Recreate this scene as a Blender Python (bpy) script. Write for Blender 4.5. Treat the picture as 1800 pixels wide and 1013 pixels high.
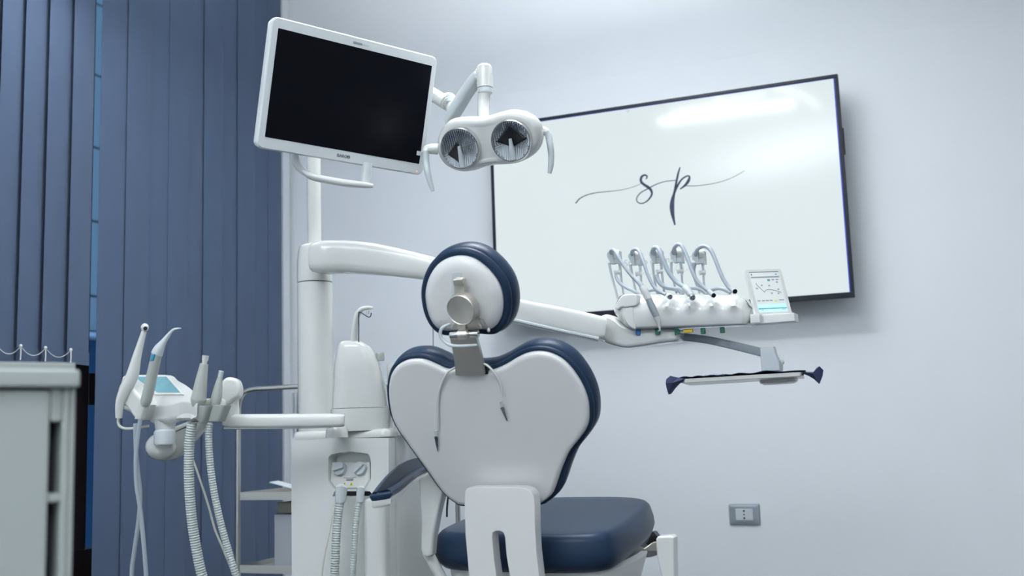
import bpy, bmesh, math, random
import numpy as np
from mathutils import Vector, Matrix
random.seed(7)
SC = bpy.context.scene
for o in list(bpy.data.objects): bpy.data.objects.remove(o)
COL = SC.collection
# ------------------------------------------------------------------ camera
PITCH, ROLL, F = 0.13392, -0.03318, 1864.0
fw = Vector((0, math.cos(PITCH), math.sin(PITCH)))
r0 = Vector((1, 0, 0)); u0 = r0.cross(fw)
RT = r0*math.cos(ROLL) + u0*math.sin(ROLL)
UP = -r0*math.sin(ROLL) + u0*math.cos(ROLL)
CAM = Vector((0, 0, 1.0))
cd = bpy.data.cameras.new('camera'); cam = bpy.data.objects.new('camera', cd); COL.objects.link(cam)
m = Matrix((RT, UP, -fw)).transposed().to_4x4(); m.translation = CAM
cam.matrix_world = m
cd.sensor_width = 36; cd.lens = 36*F/1800; cd.clip_start = .05; cd.clip_end = 200
cd.dof.use_dof = True; cd.dof.focus_distance = 2.8; cd.dof.aperture_fstop = 3.2
SC.camera = cam
SC.view_settings.view_transform = 'Standard'; SC.view_settings.look = 'None'
SC.view_settings.gamma = 1; SC.view_settings.use_curve_mapping = False
SC.view_settings.exposure = 0.12
YAW = -0.38074
WD = Vector((math.cos(YAW), math.sin(YAW), 0))      # along the tv wall, to the right
BD = Vector((-math.sin(YAW), math.cos(YAW), 0))     # into the tv wall
ZD = Vector((0, 0, 1))
def ray(px, py): return fw + RT*((px-900)/F) - UP*((py-506.5)/F)
def P(px, py, Z): return CAM + ray(px, py)*Z
def Q(pts): return [P(*p) for p in pts]
def onpl(px, py, p0, n):
    r = ray(px, py); return CAM + r*((p0-CAM).dot(n)/r.dot(n))
def plane(p0, n): return lambda px, py: onpl(px, py, p0, n)
def K(Z): return Z/F
# room extents
SCREEN_TR = P(1466.5, 137, 4.0)
NTV = (SCREEN_TR-CAM).dot(BD)                       # distance of the screen plane
NW = NTV + 0.14                                    # wall plane
CEIL = 1.0
_p = onpl(1475, 70, CAM+BD*NW, BD); ZLINE = _p.z; CEIL = 3.15   # ZLINE: foot of the leaning bulkhead
CORNER = onpl(508, 600, CAM+BD*NW, BD); CW = (CORNER-CAM).dot(WD)   # window wall sits at this w
def L(w, b, z): v = WD*w + BD*b; return Vector((v.x, v.y, z))        # room coordinates
WR, BB = 3.6, -2.2                                   # right wall, rear wall
# ------------------------------------------------------------------ light
wd = bpy.data.worlds.new('dusk_sky'); SC.world = wd; wd.use_nodes = True
bg = wd.node_tree.nodes['Background']
bg.inputs[0].default_value = (.33, .55, .95, 1); bg.inputs[1].default_value = 0.9
def area(name, loc, sx, sy, power, col=(1, .98, .95), rot=(0, 0, 0)):
    l = bpy.data.lights.new(name, 'AREA'); l.shape = 'RECTANGLE'; l.size = sx; l.size_y = sy
    l.energy = power; l.color = col
    o = bpy.data.objects.new(name, l); COL.objects.link(o); o.location = loc; o.rotation_euler = rot
    return o
LC = (.945, .975, 1.0)
ZPEN = 2.60
area('pendant_light', L(-.93, 2.72, ZPEN), .70, .10, 12, LC, (0, 0, YAW))
area('fill_uplight', L(-1.1, 2.6, ZPEN+.04), .70, .10, 62, LC, (math.pi, 0, -YAW))  # added upward fill, bounced off the ceiling to brighten the upper wall
area('fill_light', L(1.35, 2.2, ZPEN), 1.0, .4, 8, LC, (0, 0, YAW))  # added fill light at the right, no lamp there
area('fill_light', L(1.3, -.6, 2.9), 1.4, .5, 40, LC, (0, 0, YAW))  # added fill light behind the camera, brightens the backs
area('rear_fill', L(-1.0, -.5, ZPEN), 1.4, .2, 135, LC, (math.pi, 0, -YAW))  # added upward fill at rear left, brightens the unit front
area('fill_light', L(-2.4, 2.55, ZPEN), .4, .4, 3, LC, (0, 0, YAW))  # added weak fill light at the left, no lamp there

# ------------------------------------------------------------------ materials
MATS = {}
def mat(name, col, rough=.5, metal=0, bump=0, bscale=60, var=.03, vscale=4, coat=0, emis=None, estr=0, trans=0, alpha=1, stretch=None, sheen=0):
    m = bpy.data.materials.new(name); m.use_nodes = True; nt = m.node_tree; b = nt.nodes['Principled BSDF']
    b.inputs['Roughness'].default_value = rough; b.inputs['Metallic'].default_value = metal
    b.inputs['Coat Weight'].default_value = coat; b.inputs['Coat Roughness'].default_value = .08
    b.inputs['Transmission Weight'].default_value = trans
    b.inputs['Sheen Weight'].default_value = sheen
    if alpha < 1: b.inputs['Alpha'].default_value = alpha
    tc = nt.nodes.new('ShaderNodeTexCoord'); src = tc.outputs['Object']
    if stretch:
        mp = nt.nodes.new('ShaderNodeMapping'); mp.inputs['Scale'].default_value = stretch
        nt.links.new(src, mp.inputs[0]); src = mp.outputs[0]
    n = nt.nodes.new('ShaderNodeTexNoise'); n.inputs['Scale'].default_value = vscale; n.inputs['Detail'].default_value = 4
    nt.links.new(src, n.inputs['Vector'])
    mx = nt.nodes.new('ShaderNodeMix'); mx.data_type = 'RGBA'
    c = Vector(col)
    mx.inputs[6].default_value = (*(c*(1-var)), 1); mx.inputs[7].default_value = (*(c*(1+var)), 1)
    nt.links.new(n.outputs[0], mx.inputs[0]); nt.links.new(mx.outputs[2], b.inputs['Base Color'])
    if bump:
        n2 = nt.nodes.new('ShaderNodeTexNoise'); n2.inputs['Scale'].default_value = bscale; n2.inputs['Detail'].default_value = 3
        nt.links.new(src, n2.inputs['Vector'])
        bp = nt.nodes.new('ShaderNodeBump'); bp.inputs['Strength'].default_value = bump; bp.inputs['Distance'].default_value = .002
        nt.links.new(n2.outputs[0], bp.inputs['Height']); nt.links.new(bp.outputs[0], b.inputs['Normal'])
    if emis:
        b.inputs['Emission Color'].default_value = (*emis, 1); b.inputs['Emission Strength'].default_value = estr
    MATS[name] = m; return m
mat('wall_paint', (.715, .75, .78), .55, bump=.08, bscale=90, var=.012, vscale=1.2)
mat('ceiling_paint', (.78, .80, .82), .7, bump=.05, bscale=90, var=.01)
mat('floor_vinyl', (.06, .065, .07), .3, var=.08, vscale=3)
mat('blind', (.053, .084, .150), .85, bump=.25, bscale=400, var=.05, vscale=12, sheen=.1)
mat('white', (.66, .675, .655), .20, var=.01, coat=.5)
mat('white_matt', (.70, .72, .70), .42, var=.015)
mat('shell', (.70, .705, .70), .30, var=.01, coat=.15)
mat('cab_white', (.40, .44, .425), .35, var=.015)
mat('monitor_white', (.66, .70, .71), .38, var=.01)
mat('grey_plastic', (.36, .39, .37), .38, var=.02)
mat('light_grey', (.55, .60, .62), .36, var=.02)
mat('hose', (.46, .51, .50), .42, var=.02)
mat('tube_grey', (.36, .41, .46), .35, var=.02)
mat('tube_cream', (.62, .64, .56), .45, var=.02)
mat('navy', (.017, .035, .070), .35, bump=.12, bscale=260, var=.06, vscale=8).node_tree.nodes['Principled BSDF'].inputs['Specular IOR Level'].default_value = .14
mat('navy_cloth', (.018, .028, .085), .8, bump=.3, bscale=150, var=.1)
mat('steel', (.56, .56, .53), .30, metal=1, var=.04, bump=.03, bscale=30, stretch=(1, 1, 12))
mat('champagne_metal', (.66, .63, .57), .42, metal=1, var=.03, bump=.03, bscale=200)
mat('arm_grey', (.26, .30, .32), .35, var=.02)
mat('wand_grey', (.43, .46, .43), .38, var=.02)
mat('chrome', (.7, .7, .7), .12, metal=1)
mat('black', (.006, .007, .010), .35, var=.05)
mat('bezel', (.008, .012, .020), .35, var=.05).node_tree.nodes['Principled BSDF'].inputs['Specular IOR Level'].default_value = .2
mat('fringe_blue', (.02, .05, .42), .5)  # blue of the lens colour fringe, painted as a strip
mat('screen_off', (.0006, .0012, .004), .30, var=.02).node_tree.nodes['Principled BSDF'].inputs['Specular IOR Level'].default_value = .12
mat('blue_button', (.03, .25, .40), .35)
mat('tab_blue', (.02, .16, .45), .4); mat('tab_green', (.005, .12, .07), .4); mat('tab_yellow', (.70, .50, .02), .4)
mat('teal_screen', (.13, .31, .36), .25, var=.25, vscale=30, emis=(.2, .5, .6), estr=.03)
mat('dark_wood', (.012, .006, .005), .5, var=.2, vscale=10)
mat('facade', (.40, .44, .40), .8, var=.05)
mat('facade_low', (.012, .06, .11), .8, var=.1)
mat('trim_white', (.70, .74, .78), .4, var=.02)
mat('plate_grey', (.28, .32, .35), .35, metal=.3, var=.03)
mat('outlet_insert', (.52, .57, .60), .4)
mat('ink', (.003, .010, .05), .6); mat('ink_thin', (.006, .014, .03), .6); mat('ink_grey', (.32, .36, .39), .5)
mat('wallscreen', (.02, .02, .02), .10, var=.01, emis=(.80, .90, .92), estr=.80).node_tree.nodes['Principled BSDF'].inputs['Specular IOR Level'].default_value = .22
mat('tablet_screen', (.3, .3, .3), .2, emis=(.74, .84, .86), estr=.55)
mat('tablet_blue', (.3, .5, .6), .2, emis=(.50, .80, .90), estr=.6)
mat('tablet_ink', (.12, .16, .18), .4)
mat('tablet_green', (.3, .5, .1), .4, emis=(.5, .8, .2), estr=.4)
mat('led', (.5, .2, .1), .4, emis=(1, .35, .15), estr=1.2)
mat('lamp_emit', (.9, .9, .9), .5, emis=(.95, .98, 1), estr=22)
mat('wire', (.05, .07, .07), .4, metal=.6)
mat('pouch', (.62, .68, .70), .3); mat('pouch_teal', (.05, .40, .36), .4)
mat('film', (.45, .58, .72), .12, coat=.6, var=.2, vscale=60)
mat('beige', (.40, .40, .33), .5); mat('paper_grey', (.42, .45, .50), .6)
mat('warning_yellow', (.70, .62, .03), .5)
mat('slot_dark', (.004, .004, .02), .6)
def glassmat():
    m = bpy.data.materials.new('pane_glass'); m.use_nodes = True; nt = m.node_tree
    nt.nodes.clear(); o = nt.nodes.new('ShaderNodeOutputMaterial')
    mx = nt.nodes.new('ShaderNodeMixShader'); t = nt.nodes.new('ShaderNodeBsdfTransparent'); g = nt.nodes.new('ShaderNodeBsdfGlossy')
    g.inputs['Roughness'].default_value = .03; t.inputs[0].default_value = (.86, .93, .97, 1)
    fr = nt.nodes.new('ShaderNodeFresnel'); fr.inputs[0].default_value = 1.45
    ge = nt.nodes.new('ShaderNodeNewGeometry'); sb = nt.nodes.new('ShaderNodeMath'); sb.operation = 'SUBTRACT'; sb.inputs[0].default_value = 1
    mu = nt.nodes.new('ShaderNodeMath'); mu.operation = 'MULTIPLY'   # reflect on the outer face only, no total reflection inside the sheet
    nt.links.new(ge.outputs['Backfacing'], sb.inputs[1]); nt.links.new(fr.outputs[0], mu.inputs[0]); nt.links.new(sb.outputs[0], mu.inputs[1])
    nt.links.new(mu.outputs[0], mx.inputs[0]); nt.links.new(t.outputs[0], mx.inputs[1]); nt.links.new(g.outputs[0], mx.inputs[2])
    nt.links.new(mx.outputs[0], o.inputs[0]); MATS['glass'] = m
glassmat()
mat('reflector', (.50, .53, .56), .12, metal=1, var=.02)

# ------------------------------------------------------------------ mesh helpers
def catmull(pts, per=6, closed=False):
    pts = [Vector(p) for p in pts]; n = len(pts); out = []
    for i in range(n if closed else n-1):
        g = (lambda k: pts[k % n]) if closed else (lambda k: pts[min(max(k, 0), n-1)])
        a, b, c, d = g(i-1), g(i), g(i+1), g(i+2)
        for j in range(per):
            t = j/per
            out.append(.5*((2*b) + (c-a)*t + (2*a-5*b+4*c-d)*t*t + (3*b-a-3*c+d)*t**3))
    if not closed: out.append(pts[-1])
    return out
def cat1(vals, per):       # scalar list along the same parameter
    return [v[0] for v in catmull([(v, 0, 0) for v in vals], per)]
def rrect(w, h, r, n=5):   # rounded rectangle in 2D, centred
    r = min(r, w/2-1e-5, h/2-1e-5); o = []
    for cx, cy, a0 in ((w/2-r, h/2-r, 0), (-w/2+r, h/2-r, 90), (-w/2+r, -h/2+r, 180), (w/2-r, -h/2+r, 270)):
        for i in range(n+1):
            a = math.radians(a0+90*i/n); o.append((cx+r*math.cos(a), cy+r*math.sin(a)))
    return o
def inset(poly, n, d):
    N = len(poly); out = []
    area = Vector((0, 0, 0))
    for i in range(N): area += poly[i].cross(poly[(i+1) % N])
    # area vector relative to origin shift is constant for closed loops
    s = 1 if area.dot(n) > 0 else -1
    for i in range(N):
        a = (poly[i]-poly[i-1]); b = (poly[(i+1) % N]-poly[i])
        if a.length < 1e-9: a = b
        if b.length < 1e-9: b = a
        na = n.cross(a.normalized())*s; nb = n.cross(b.normalized())*s
        mm = na+nb
        if mm.length < 1e-6: mm = na
        mm.normalize(); c = max(.6, mm.dot(na))
        out.append(poly[i]+mm*(d/c))
    return out
def roundprof(t, r, k=4, r2=None):    # (inset, along) from front (0) to back (t)
    r2 = r if r2 is None else r2
    o = []
    for i in range(k+1):
        a = math.pi/2*i/k; o.append((r*(1-math.sin(a)), r*(1-math.cos(a))))
    for i in range(k+1):
        a = math.pi/2*i/k; o.append((r2*(1-math.cos(a)), t-r2*(1-math.sin(a))))
    return o
class MB:
    def __init__(s): s.v = []; s.f = []
    def add(s, vs, fs):
        k = len(s.v); s.v += [Vector(v) for v in vs]; s.f += [[i+k for i in f] for f in fs]; return s
    def loft(s, rings, cap0=True, cap1=True):
        n = len(rings[0]); vs = [v for r in rings for v in r]; fs = []
        for k in range(len(rings)-1):
            for i in range(n):
                j = (i+1) % n; fs.append([k*n+i, k*n+j, (k+1)*n+j, (k+1)*n+i])
        if cap0: fs.append(list(range(n))[::-1])
        if cap1: fs.append([(len(rings)-1)*n+i for i in range(n)])
        return s.add(vs, fs)
    def slab(s, poly, n, prof):
        n = n.normalized()
        return s.loft([[p+n*al for p in inset(poly, n, ins)] if abs(ins) > 1e-9 else [p+n*al for p in poly] for ins, al in prof])
    def box(s, c, ax, ay, az, w, h, d, r=.002, re=None, n=3):   # centre, unit axes, full sizes
        ax, ay, az = ax.normalized(), ay.normalized(), az.normalized()
        poly = [c+ax*x+ay*y-az*(d/2) for x, y in rrect(w, h, r, n)]
        re = min(r, d*.45) if re is None else re
        return s.slab(poly, az, roundprof(d, re, 2))
    def tube(s, pts, rad, n=12, cap=True, ref=None, flat=1.0, per=0):
        pts = [Vector(p) for p in pts]
        if not isinstance(rad, (list, tuple)): rad = [rad]*len(pts)
        if per: rad = cat1(rad, per); pts = catmull(pts, per)
        N = len(pts); T = [(pts[min(i+1, N-1)]-pts[max(i-1, 0)]).normalized() for i in range(N)]
        nrm = ref.copy() if ref else (Vector((0, 0, 1)) if abs(T[0].z) < .9 else Vector((1, 0, 0)))
        nrm = (nrm-T[0]*nrm.dot(T[0])).normalized(); rings = []
        for i in range(N):
            if i: nrm = (nrm-T[i]*nrm.dot(T[i])).normalized()
            b = T[i].cross(nrm)
            rings.append([pts[i]+(nrm*math.cos(a)+b*(math.sin(a)*flat))*rad[i] for a in [2*math.pi*k/n for k in range(n)]])
        return s.loft(rings, cap, cap)
    def lathe(s, c, ax, prof, n=24, ref=None, sy=1.0, cap=True):   # prof: (r, h)
        ax = ax.normalized(); r = ref or (Vector((0, 0, 1)) if abs(ax.z) < .9 else Vector((1, 0, 0)))
        e1 = (r-ax*r.dot(ax)).normalized(); e2 = ax.cross(e1)
        return s.loft([[c+ax*h+(e1*math.cos(2*math.pi*k/n)+e2*(sy*math.sin(2*math.pi*k/n)))*max(rr, 1e-5) for k in range(n)] for rr, h in prof], cap, cap)
    def ball(s, c, rx, ry, rz, a1=None, a2=None, a3=None, n=16):
        a1 = a1 or Vector((1, 0, 0)); a2 = a2 or Vector((0, 1, 0)); a3 = a3 or Vector((0, 0, 1)); R = []
        for i in range(1, 10):
            t = math.pi*i/10
            R.append([c+a3*(rz*math.cos(t))+a1*(rx*math.sin(t)*math.cos(2*math.pi*k/n))+a2*(ry*math.sin(t)*math.sin(2*math.pi*k/n)) for k in range(n)])
        s.loft(R, False, False)
        k0 = len(s.v)-9*n; s.v += [c+a3*rz, c-a3*rz]; t_, b_ = len(s.v)-2, len(s.v)-1
        for k in range(n):
            s.f.append([k0+k, k0+(k+1) % n, t_]); s.f.append([k0+8*n+(k+1) % n, k0+8*n+k, b_])
        return s
    def build(s, name, m, parent=None, sharp=.7, label=None, kind=None):
        me = bpy.data.meshes.new(name); me.from_pydata([tuple(v) for v in s.v], [], s.f)
        bm = bmesh.new(); bm.from_mesh(me); bmesh.ops.remove_doubles(bm, verts=bm.verts, dist=1e-6)
        bmesh.ops.recalc_face_normals(bm, faces=bm.faces); bm.to_mesh(me); bm.free()
        me.materials.append(MATS[m]); me.polygons.foreach_set('use_smooth', [True]*len(me.polygons))
        me.set_sharp_from_angle(angle=sharp); me.update()
        o = bpy.data.objects.new(name, me); COL.objects.link(o)
        if len(s.f) < 4000: o.modifiers.new('weighted', 'WEIGHTED_NORMAL').keep_sharp = True
        if parent: o.parent = parent
        if label: o['label'] = label
        if kind: o['kind'] = kind
        return o
THINGS = []
def thing(name, label, cat, group=None):
    o = bpy.data.objects.new(name, None); o.empty_display_size = .05; COL.objects.link(o)
    o['label'] = label; o['category'] = cat
    if group: o['group'] = group
    THINGS.append(o); return o
def tag(o, label, cat, group=None):
    o['label'] = label; o['category'] = cat
    if group: o['group'] = group
    THINGS.append(o); return o
STRUCT = []
def struct(o): o['kind'] = 'structure'; STRUCT.append(o); return o
def sempty(name):
    o = bpy.data.objects.new(name, None); COL.objects.link(o); o['kind'] = 'structure'; THINGS.append(o); return o
def pxcurve(fn, pts, per=6, closed=True):     # smooth pixel outline laid on a plane
    return [fn(v.x, v.y) for v in catmull([(x, y, 0) for x, y in pts], per, closed)]
def text_mesh(body, size, origin, ax, ay, m, name, parent, shear=0, depth=.0002, align='LEFT', space=1.0):
    cu = bpy.data.curves.new('txt', 'FONT'); cu.body = body; cu.size = size; cu.shear = shear; cu.extrude = depth
    cu.align_x = align; cu.space_character = space
    to = bpy.data.objects.new('txt', cu); COL.objects.link(to)
    dg = bpy.context.evaluated_depsgraph_get(); me = bpy.data.meshes.new_from_object(to.evaluated_get(dg))
    bpy.data.objects.remove(to)
    az = ax.cross(ay)
    for v in me.vertices: v.co = origin + ax*v.co.x + ay*v.co.y + az*v.co.z
    me.name = name; me.materials.clear(); me.materials.append(MATS[m])
    o = bpy.data.objects.new(name, me); COL.objects.link(o); o.parent = parent; return o
def ribbon(mb, fn, pts, off, per=8):          # pts (px,py,width_px) flat stroke on the plane
    c = catmull([(x, y, w) for x, y, w in pts], per); l = []; r = []
    for i, p in enumerate(c):
        a = c[max(i-1, 0)]; b = c[min(i+1, len(c)-1)]; t = Vector((b.x-a.x, b.y-a.y)); t = t.normalized() if t.length > 0 else Vector((1, 0))
        h = max(p.z, .3)/2
        l.append(fn(p.x-t.y*h, p.y+t.x*h)+off); r.append(fn(p.x+t.y*h, p.y-t.x*h)+off)
    n = len(l); mb.add(l+r, [[i, i+1, n+i+1, n+i] for i in range(n-1)])
def rectfit(c, Zc):
    r = [np.array(ray(*p)) for p in c]
    A = np.array([r[0], -r[1], r[2], -r[3]]).T
    d = np.linalg.svd(A)[2][-1]; d = d/d.mean()*Zc
    p = [CAM+Vector(r[i]*d[i]) for i in range(4)]
    X = ((p[1]-p[0])+(p[2]-p[3]))/2; Y = ((p[0]-p[3])+(p[1]-p[2]))/2
    x = X.normalized(); n = X.cross(Y).normalized(); y = n.cross(x)
    print('rectfit w %.3f h %.3f skew %.2f deg' % (X.length, Y.length, math.degrees(math.acos(max(-1, min(1, x.dot(Y.normalized())))))-90), 'n', tuple(round(q, 2) for q in n), 'depths', d.round(2))
    return sum(p, Vector())/4, x, y, n, X.length, Y.dot(y)

# ================================================================== ROOM
WT = .12
def wallbox(name, w0, w1, b0, b1, z0, z1, m):
    mb = MB(); c = L((w0+w1)/2, (b0+b1)/2, (z0+z1)/2); mb.box(c, WD, BD, ZD, w1-w0, b1-b0, z1-z0, .0005)
    return struct(mb.build(name, m))
wallbox('floor', CW-WT, WR+WT, BB-WT, NW+WT, -.1, 0, 'floor_vinyl')
wallbox('ceiling', CW-WT, WR+WT, BB-WT, NW+WT, CEIL, CEIL+.1, 'ceiling_paint')
wallbox('wall_back', CW-WT, WR+WT, NW, NW+WT, 0, CEIL, 'wall_paint')
wallbox('wall_right', WR, WR+WT, BB, NW, 0, CEIL, 'wall_paint')
wallbox('wall_front', CW-WT, WR+WT, BB-WT, BB, 0, CEIL, 'wall_paint')
# window wall with a tall opening
def bat(px, py, woff=0.0):      # b coordinate where a pixel meets the window-wall plane
    return (onpl(px, py, CAM+WD*(CW+woff), WD)-CAM).dot(BD)
OB0, OB1 = bat(-120, 600), bat(470, 600); OZ1 = 2.95
wl = sempty('wall_left')
def wpart(b0, b1, z0, z1):
    MB().box(L(CW-WT/2, (b0+b1)/2, (z0+z1)/2), WD, BD, ZD, WT, b1-b0, z1-z0, .0005).build('wall_panel', 'wall_paint', wl)
wpart(BB, OB0, 0, CEIL); wpart(OB1, NW, 0, CEIL); wpart(OB0, OB1, OZ1, CEIL)
# bulkhead above the television, leaning a little into the room
_b0 = onpl(640, 300, CAM+BD*NW, BD); _w = (_b0-CAM).dot(WD)
struct(MB().loft([[L(x, NW+.01, ZLINE), L(x, NW-.0005, ZLINE), L(x, NW-.03, CEIL), L(x, NW+.01, CEIL)] for x in (CW, WR)]).build('trim_4', 'wall_paint'))
# dark framed window
win = sempty('window_1')
def fbar(b0, b1, z0, z1, nm='frame', m='dark_wood', w=-.07, t=.05):
    return MB().box(L(CW+w, (b0+b1)/2, (z0+z1)/2), WD, BD, ZD, t, b1-b0, z1-z0, .004).build(nm, m, win)
fb = bat(154, 800, -.045); fb2 = bat(108, 800, -.070)
zbar1 = onpl(165, 657, CAM+WD*(CW-.07), WD).z; zbar0 = onpl(165, 713, CAM+WD*(CW-.07), WD).z; zlow = onpl(165, 962, CAM+WD*(CW-.07), WD).z
fbar(OB0, OB1, OZ1-.06, OZ1); fbar(OB0, OB1, 0, zlow)
fbar(OB0, OB0+.06, zlow, OZ1-.06); fbar(OB1-.06, OB1, zlow, OZ1-.06); fbar(fb2, fb, zlow, OZ1-.06, 'mullion')
fbar(OB0+.06, fb2, zbar0, zbar1, 'crossbar'); fbar(fb, OB1-.06, zbar0, zbar1, 'crossbar')
bm2 = (fb+OB1)/2+.35
fbar(bm2-.03, bm2+.03, zlow, zbar0, 'mullion'); fbar(bm2-.03, bm2+.03, zbar1, OZ1-.06, 'mullion')
for (a, b) in ((OB0+.06, fb2), (fb, bm2-.03), (bm2+.03, OB1-.06)):
    for (z0, z1) in ((zlow, zbar0), (zbar1, OZ1-.06)):
        MB().box(L(CW-.07, (a+b)/2, (z0+z1)/2), WD, BD, ZD, .006, b-a, z1-z0, .0003).build('pane', 'glass', win)
# pale trims in the corner beside the blinds
def vtrim(name, px0, px1, m='trim_white', dep=.02, z1=CEIL):
    b0, b1 = bat(px0, 600), bat(px1, 600)
    return struct(MB().box(L(CW+dep/2, (b0+b1)/2, z1/2), WD, BD, ZD, dep, b1-b0, z1, .003).build(name, m))
vtrim('trim_1', 489.5, 497, dep=.03); vtrim('trim_2', 499, 505, dep=.018)
duct = sempty('trim_3')
zt = onpl(505, 690, CAM+BD*NW, BD).z
for k in range(4):
    MB().box(L(CW+.02+k*.021, NW-.008, zt/2), WD, BD, ZD, .014, .016, zt, .004).build('duct', 'light_grey' if k % 2 else 'trim_white', duct)
# baseboards
struct(MB().box(L((CW+.11+WR)/2, NW-.006, .04), WD, BD, ZD, WR-CW-.11, .012, .08, .002).build('baseboard_back', 'trim_white'))
struct(MB().box(L(WR-.006, (BB+NW)/2, .04), WD, BD, ZD, .012, NW-BB-.03, .08, .002).build('baseboard_right', 'trim_white'))

# ---------------------------------------------------------------- building across the street
fac = thing('building_facade', 'pale blue panelled house front seen through the gap between the blinds', 'building')
FD = -3.6
fpl = CAM+WD*(CW+FD)
zf = lambda y: onpl(168, y, fpl, WD).z
zbase = zf(590); step = (zf(257)-zf(387))
MB().box(L(CW+FD-.2, 3.5, (zbase+5.5)/2+.0), WD, BD, ZD, .30, 14, 5.5-zbase, .001).build('wall', 'black', fac)
zz = zf(521); k = -1
while True:
    z0 = zz+k*step if k >= 0 else zbase+.03; z1 = zz+(k+1)*step
    if z0 > 5.3: break
    MB().box(L(CW+FD-.03, 3.5, (z0+z1)/2), WD, BD, ZD, .05, 14, z1-z0-.018, .003).build('panel', 'facade', fac)
    k += 1
MB().box(L(CW+FD, 3.5, zbase), WD, BD, ZD, .12, 14, .035, .004).build('ledge', 'trim_white', fac)
MB().box(L(CW+FD-.1, 3.5, (zbase-.02-2)/2), WD, BD, ZD, .12, 14, zbase+2-.04, .001).build('lower_wall', 'facade_low', fac)

# ---------------------------------------------------------------- vertical blinds
BLO = .06        # distance of the blinds off the wall
BLp = CAM+WD*(CW+BLO)
def blb(px, py): return (onpl(px, py, BLp, WD)-CAM).dot(BD)
ztop = CEIL-.03
def blind(label, edges, y_ref, zbot, group_rot, chain):
    t = thing('vertical_blind', label, 'blind', 'vertical blinds at the window')
    b0, b1 = blb(edges[0], y_ref), blb(edges[-1], y_ref)
    MB().box(L(CW+BLO, (b0+b1)/2, ztop+.005), WD, BD, ZD, .045, b1-b0, .03, .004).build('headrail', 'trim_white', t)
    S = [] ; zb = zbot
    for i in range(len(edges)-1):
        c0, c1 = blb(edges[i], y_ref), blb(edges[i+1], y_ref); w = (c1-c0)*(1.12 if len(edges) > 8 else 1.22)
        rot = group_rot[i % len(group_rot)]
        ax = (BD*math.cos(rot)+WD*math.sin(rot)); nn = ax.cross(ZD)
        cen = L(CW+BLO+((.004 if i % 2 else -.004) if len(edges) > 8 else 0), (c0+c1)/2, 0)
        # gently curved strip, real thickness
        prof = []
        NN = 8
        for j in range(NN+1):
            s = (j/NN-.5); prof.append(cen+ax*(s*w)+nn*(.0045*math.cos(s*math.pi)))
        prof2 = [p-nn*.0009 for p in prof[::-1]]
        ring = prof+prof2
        mb = MB(); zs = [zb, zb+.5*(ztop-zb), ztop-.012]
        mb.loft([[Vector((p.x, p.y, z)) for p in ring] for z in zs])
        s = mb.build('slat', 'blind', t, sharp=.9)
        # hem with the weight plate at the bottom
        mb = MB(); mb.box(Vector((cen.x, cen.y, zb+.022))+nn*.003, ax, nn, ZD, w*.97, .0042, .044, .001).build('bottom_weight', 'blind', s)
        S.append((cen, ax, nn, w))
    if chain:
        for i in range(len(S)):
            cen, ax, nn, w = S[i]; n2 = -nn if nn.dot(CAM-cen) < 0 else nn
            e = cen-ax*(w*.47)+n2*.012; e.z = zb+.047
            MB().ball(e, .0055, .0055, .006, n=8).tube([e, e-ZD*.025+n2*.001, e-ZD*.045], .0022, 6).build('chain_clip', 'white', t)
            if i < len(S)-1:
                c2 = S[i+1]; f = c2[0]-c2[1]*(c2[3]*.47)+n2*.012; f.z = e.z
                mb = MB()
                for q in range(1, 27):
                    u = q/27; p = e.lerp(f, u)-ZD*(.028*4*u*(1-u)); mb.ball(p, .0017, .0017, .0017, n=6)
                mb.build('bead_chain', 'white', t, kind='stuff')
    return S
zbl = onpl(80, 638, BLp, WD).z
blind('short blue vertical blind at the far left, ending just above the white cabinet', [-58, -12, 31, 74.5, 119, 157], 560, zbl, [-.17], True)
blind('long blue vertical blind reaching the floor behind the instrument console',
      [175.5, 218, 258, 294, 327, 358, 387, 417, 447, 472, 493], 560, .05, [.06, -.03, .09, .0, -.06, .05], False)

# ================================================================== WALL TELEVISION
tv = thing('television', 'large wall television showing a white screen with a script sp logo', 'television')
sp = plane(CAM+BD*NTV, BD)
TL, TRc, BRc, BL = sp(866.0, 225.5), sp(1466.5, 137), sp(1496, 513.5), sp(876.2, 560.7)
wTV = ((TRc-TL).dot(WD)+(BRc-BL).dot(WD))/2; w1 = (TRc.dot(WD)+BRc.dot(WD))/2; w0 = (TL.dot(WD)+BL.dot(WD))/2
zt_, zb_ = (TL.z+TRc.z)/2, (BL.z+BRc.z)/2
print('TV', w0, w1, zb_, zt_, (w1-w0)/(zt_-zb_), 'wall', NW, 'ceil', CEIL, 'corner', CW, 'outlet z', onpl(1309, 905, CAM+BD*NW, BD).z)
zt_ = TRc.z; zb_ = BRc.z; 
bz, bb = .013, .020
cT = L((w0+w1)/2, NTV+.014, (zt_+bz+zb_-bb)/2)
def rbox(name, m, par, wa, wb, za, zb2, b0, b1, r=.002):
    return MB().box(L((wa+wb)/2, (b0+b1)/2, (za+zb2)/2), WD, ZD, -BD, wb-wa, zb2-za, b1-b0, r).build(name, m, par)
rbox('bezel', 'bezel', tv, w0-bz, w1+bz, zt_, zt_+bz, NTV-.006, NTV+.02)
rbox('bezel', 'bezel', tv, w0-bz, w1+bz, zb_-bb, zb_, NTV-.006, NTV+.02)
rbox('bezel', 'bezel', tv, w0-bz, w0, zb_, zt_, NTV-.006, NTV+.02)
rbox('bezel', 'bezel', tv, w1, w1+bz, zb_, zt_, NTV-.006, NTV+.02)
rbox('fringe_strip', 'fringe_blue', tv, w1-.0045, w1, zb_, zt_, NTV-.003, NTV, .0005)  # added blue strips imitating the lens fringe at the screen edge
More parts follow.
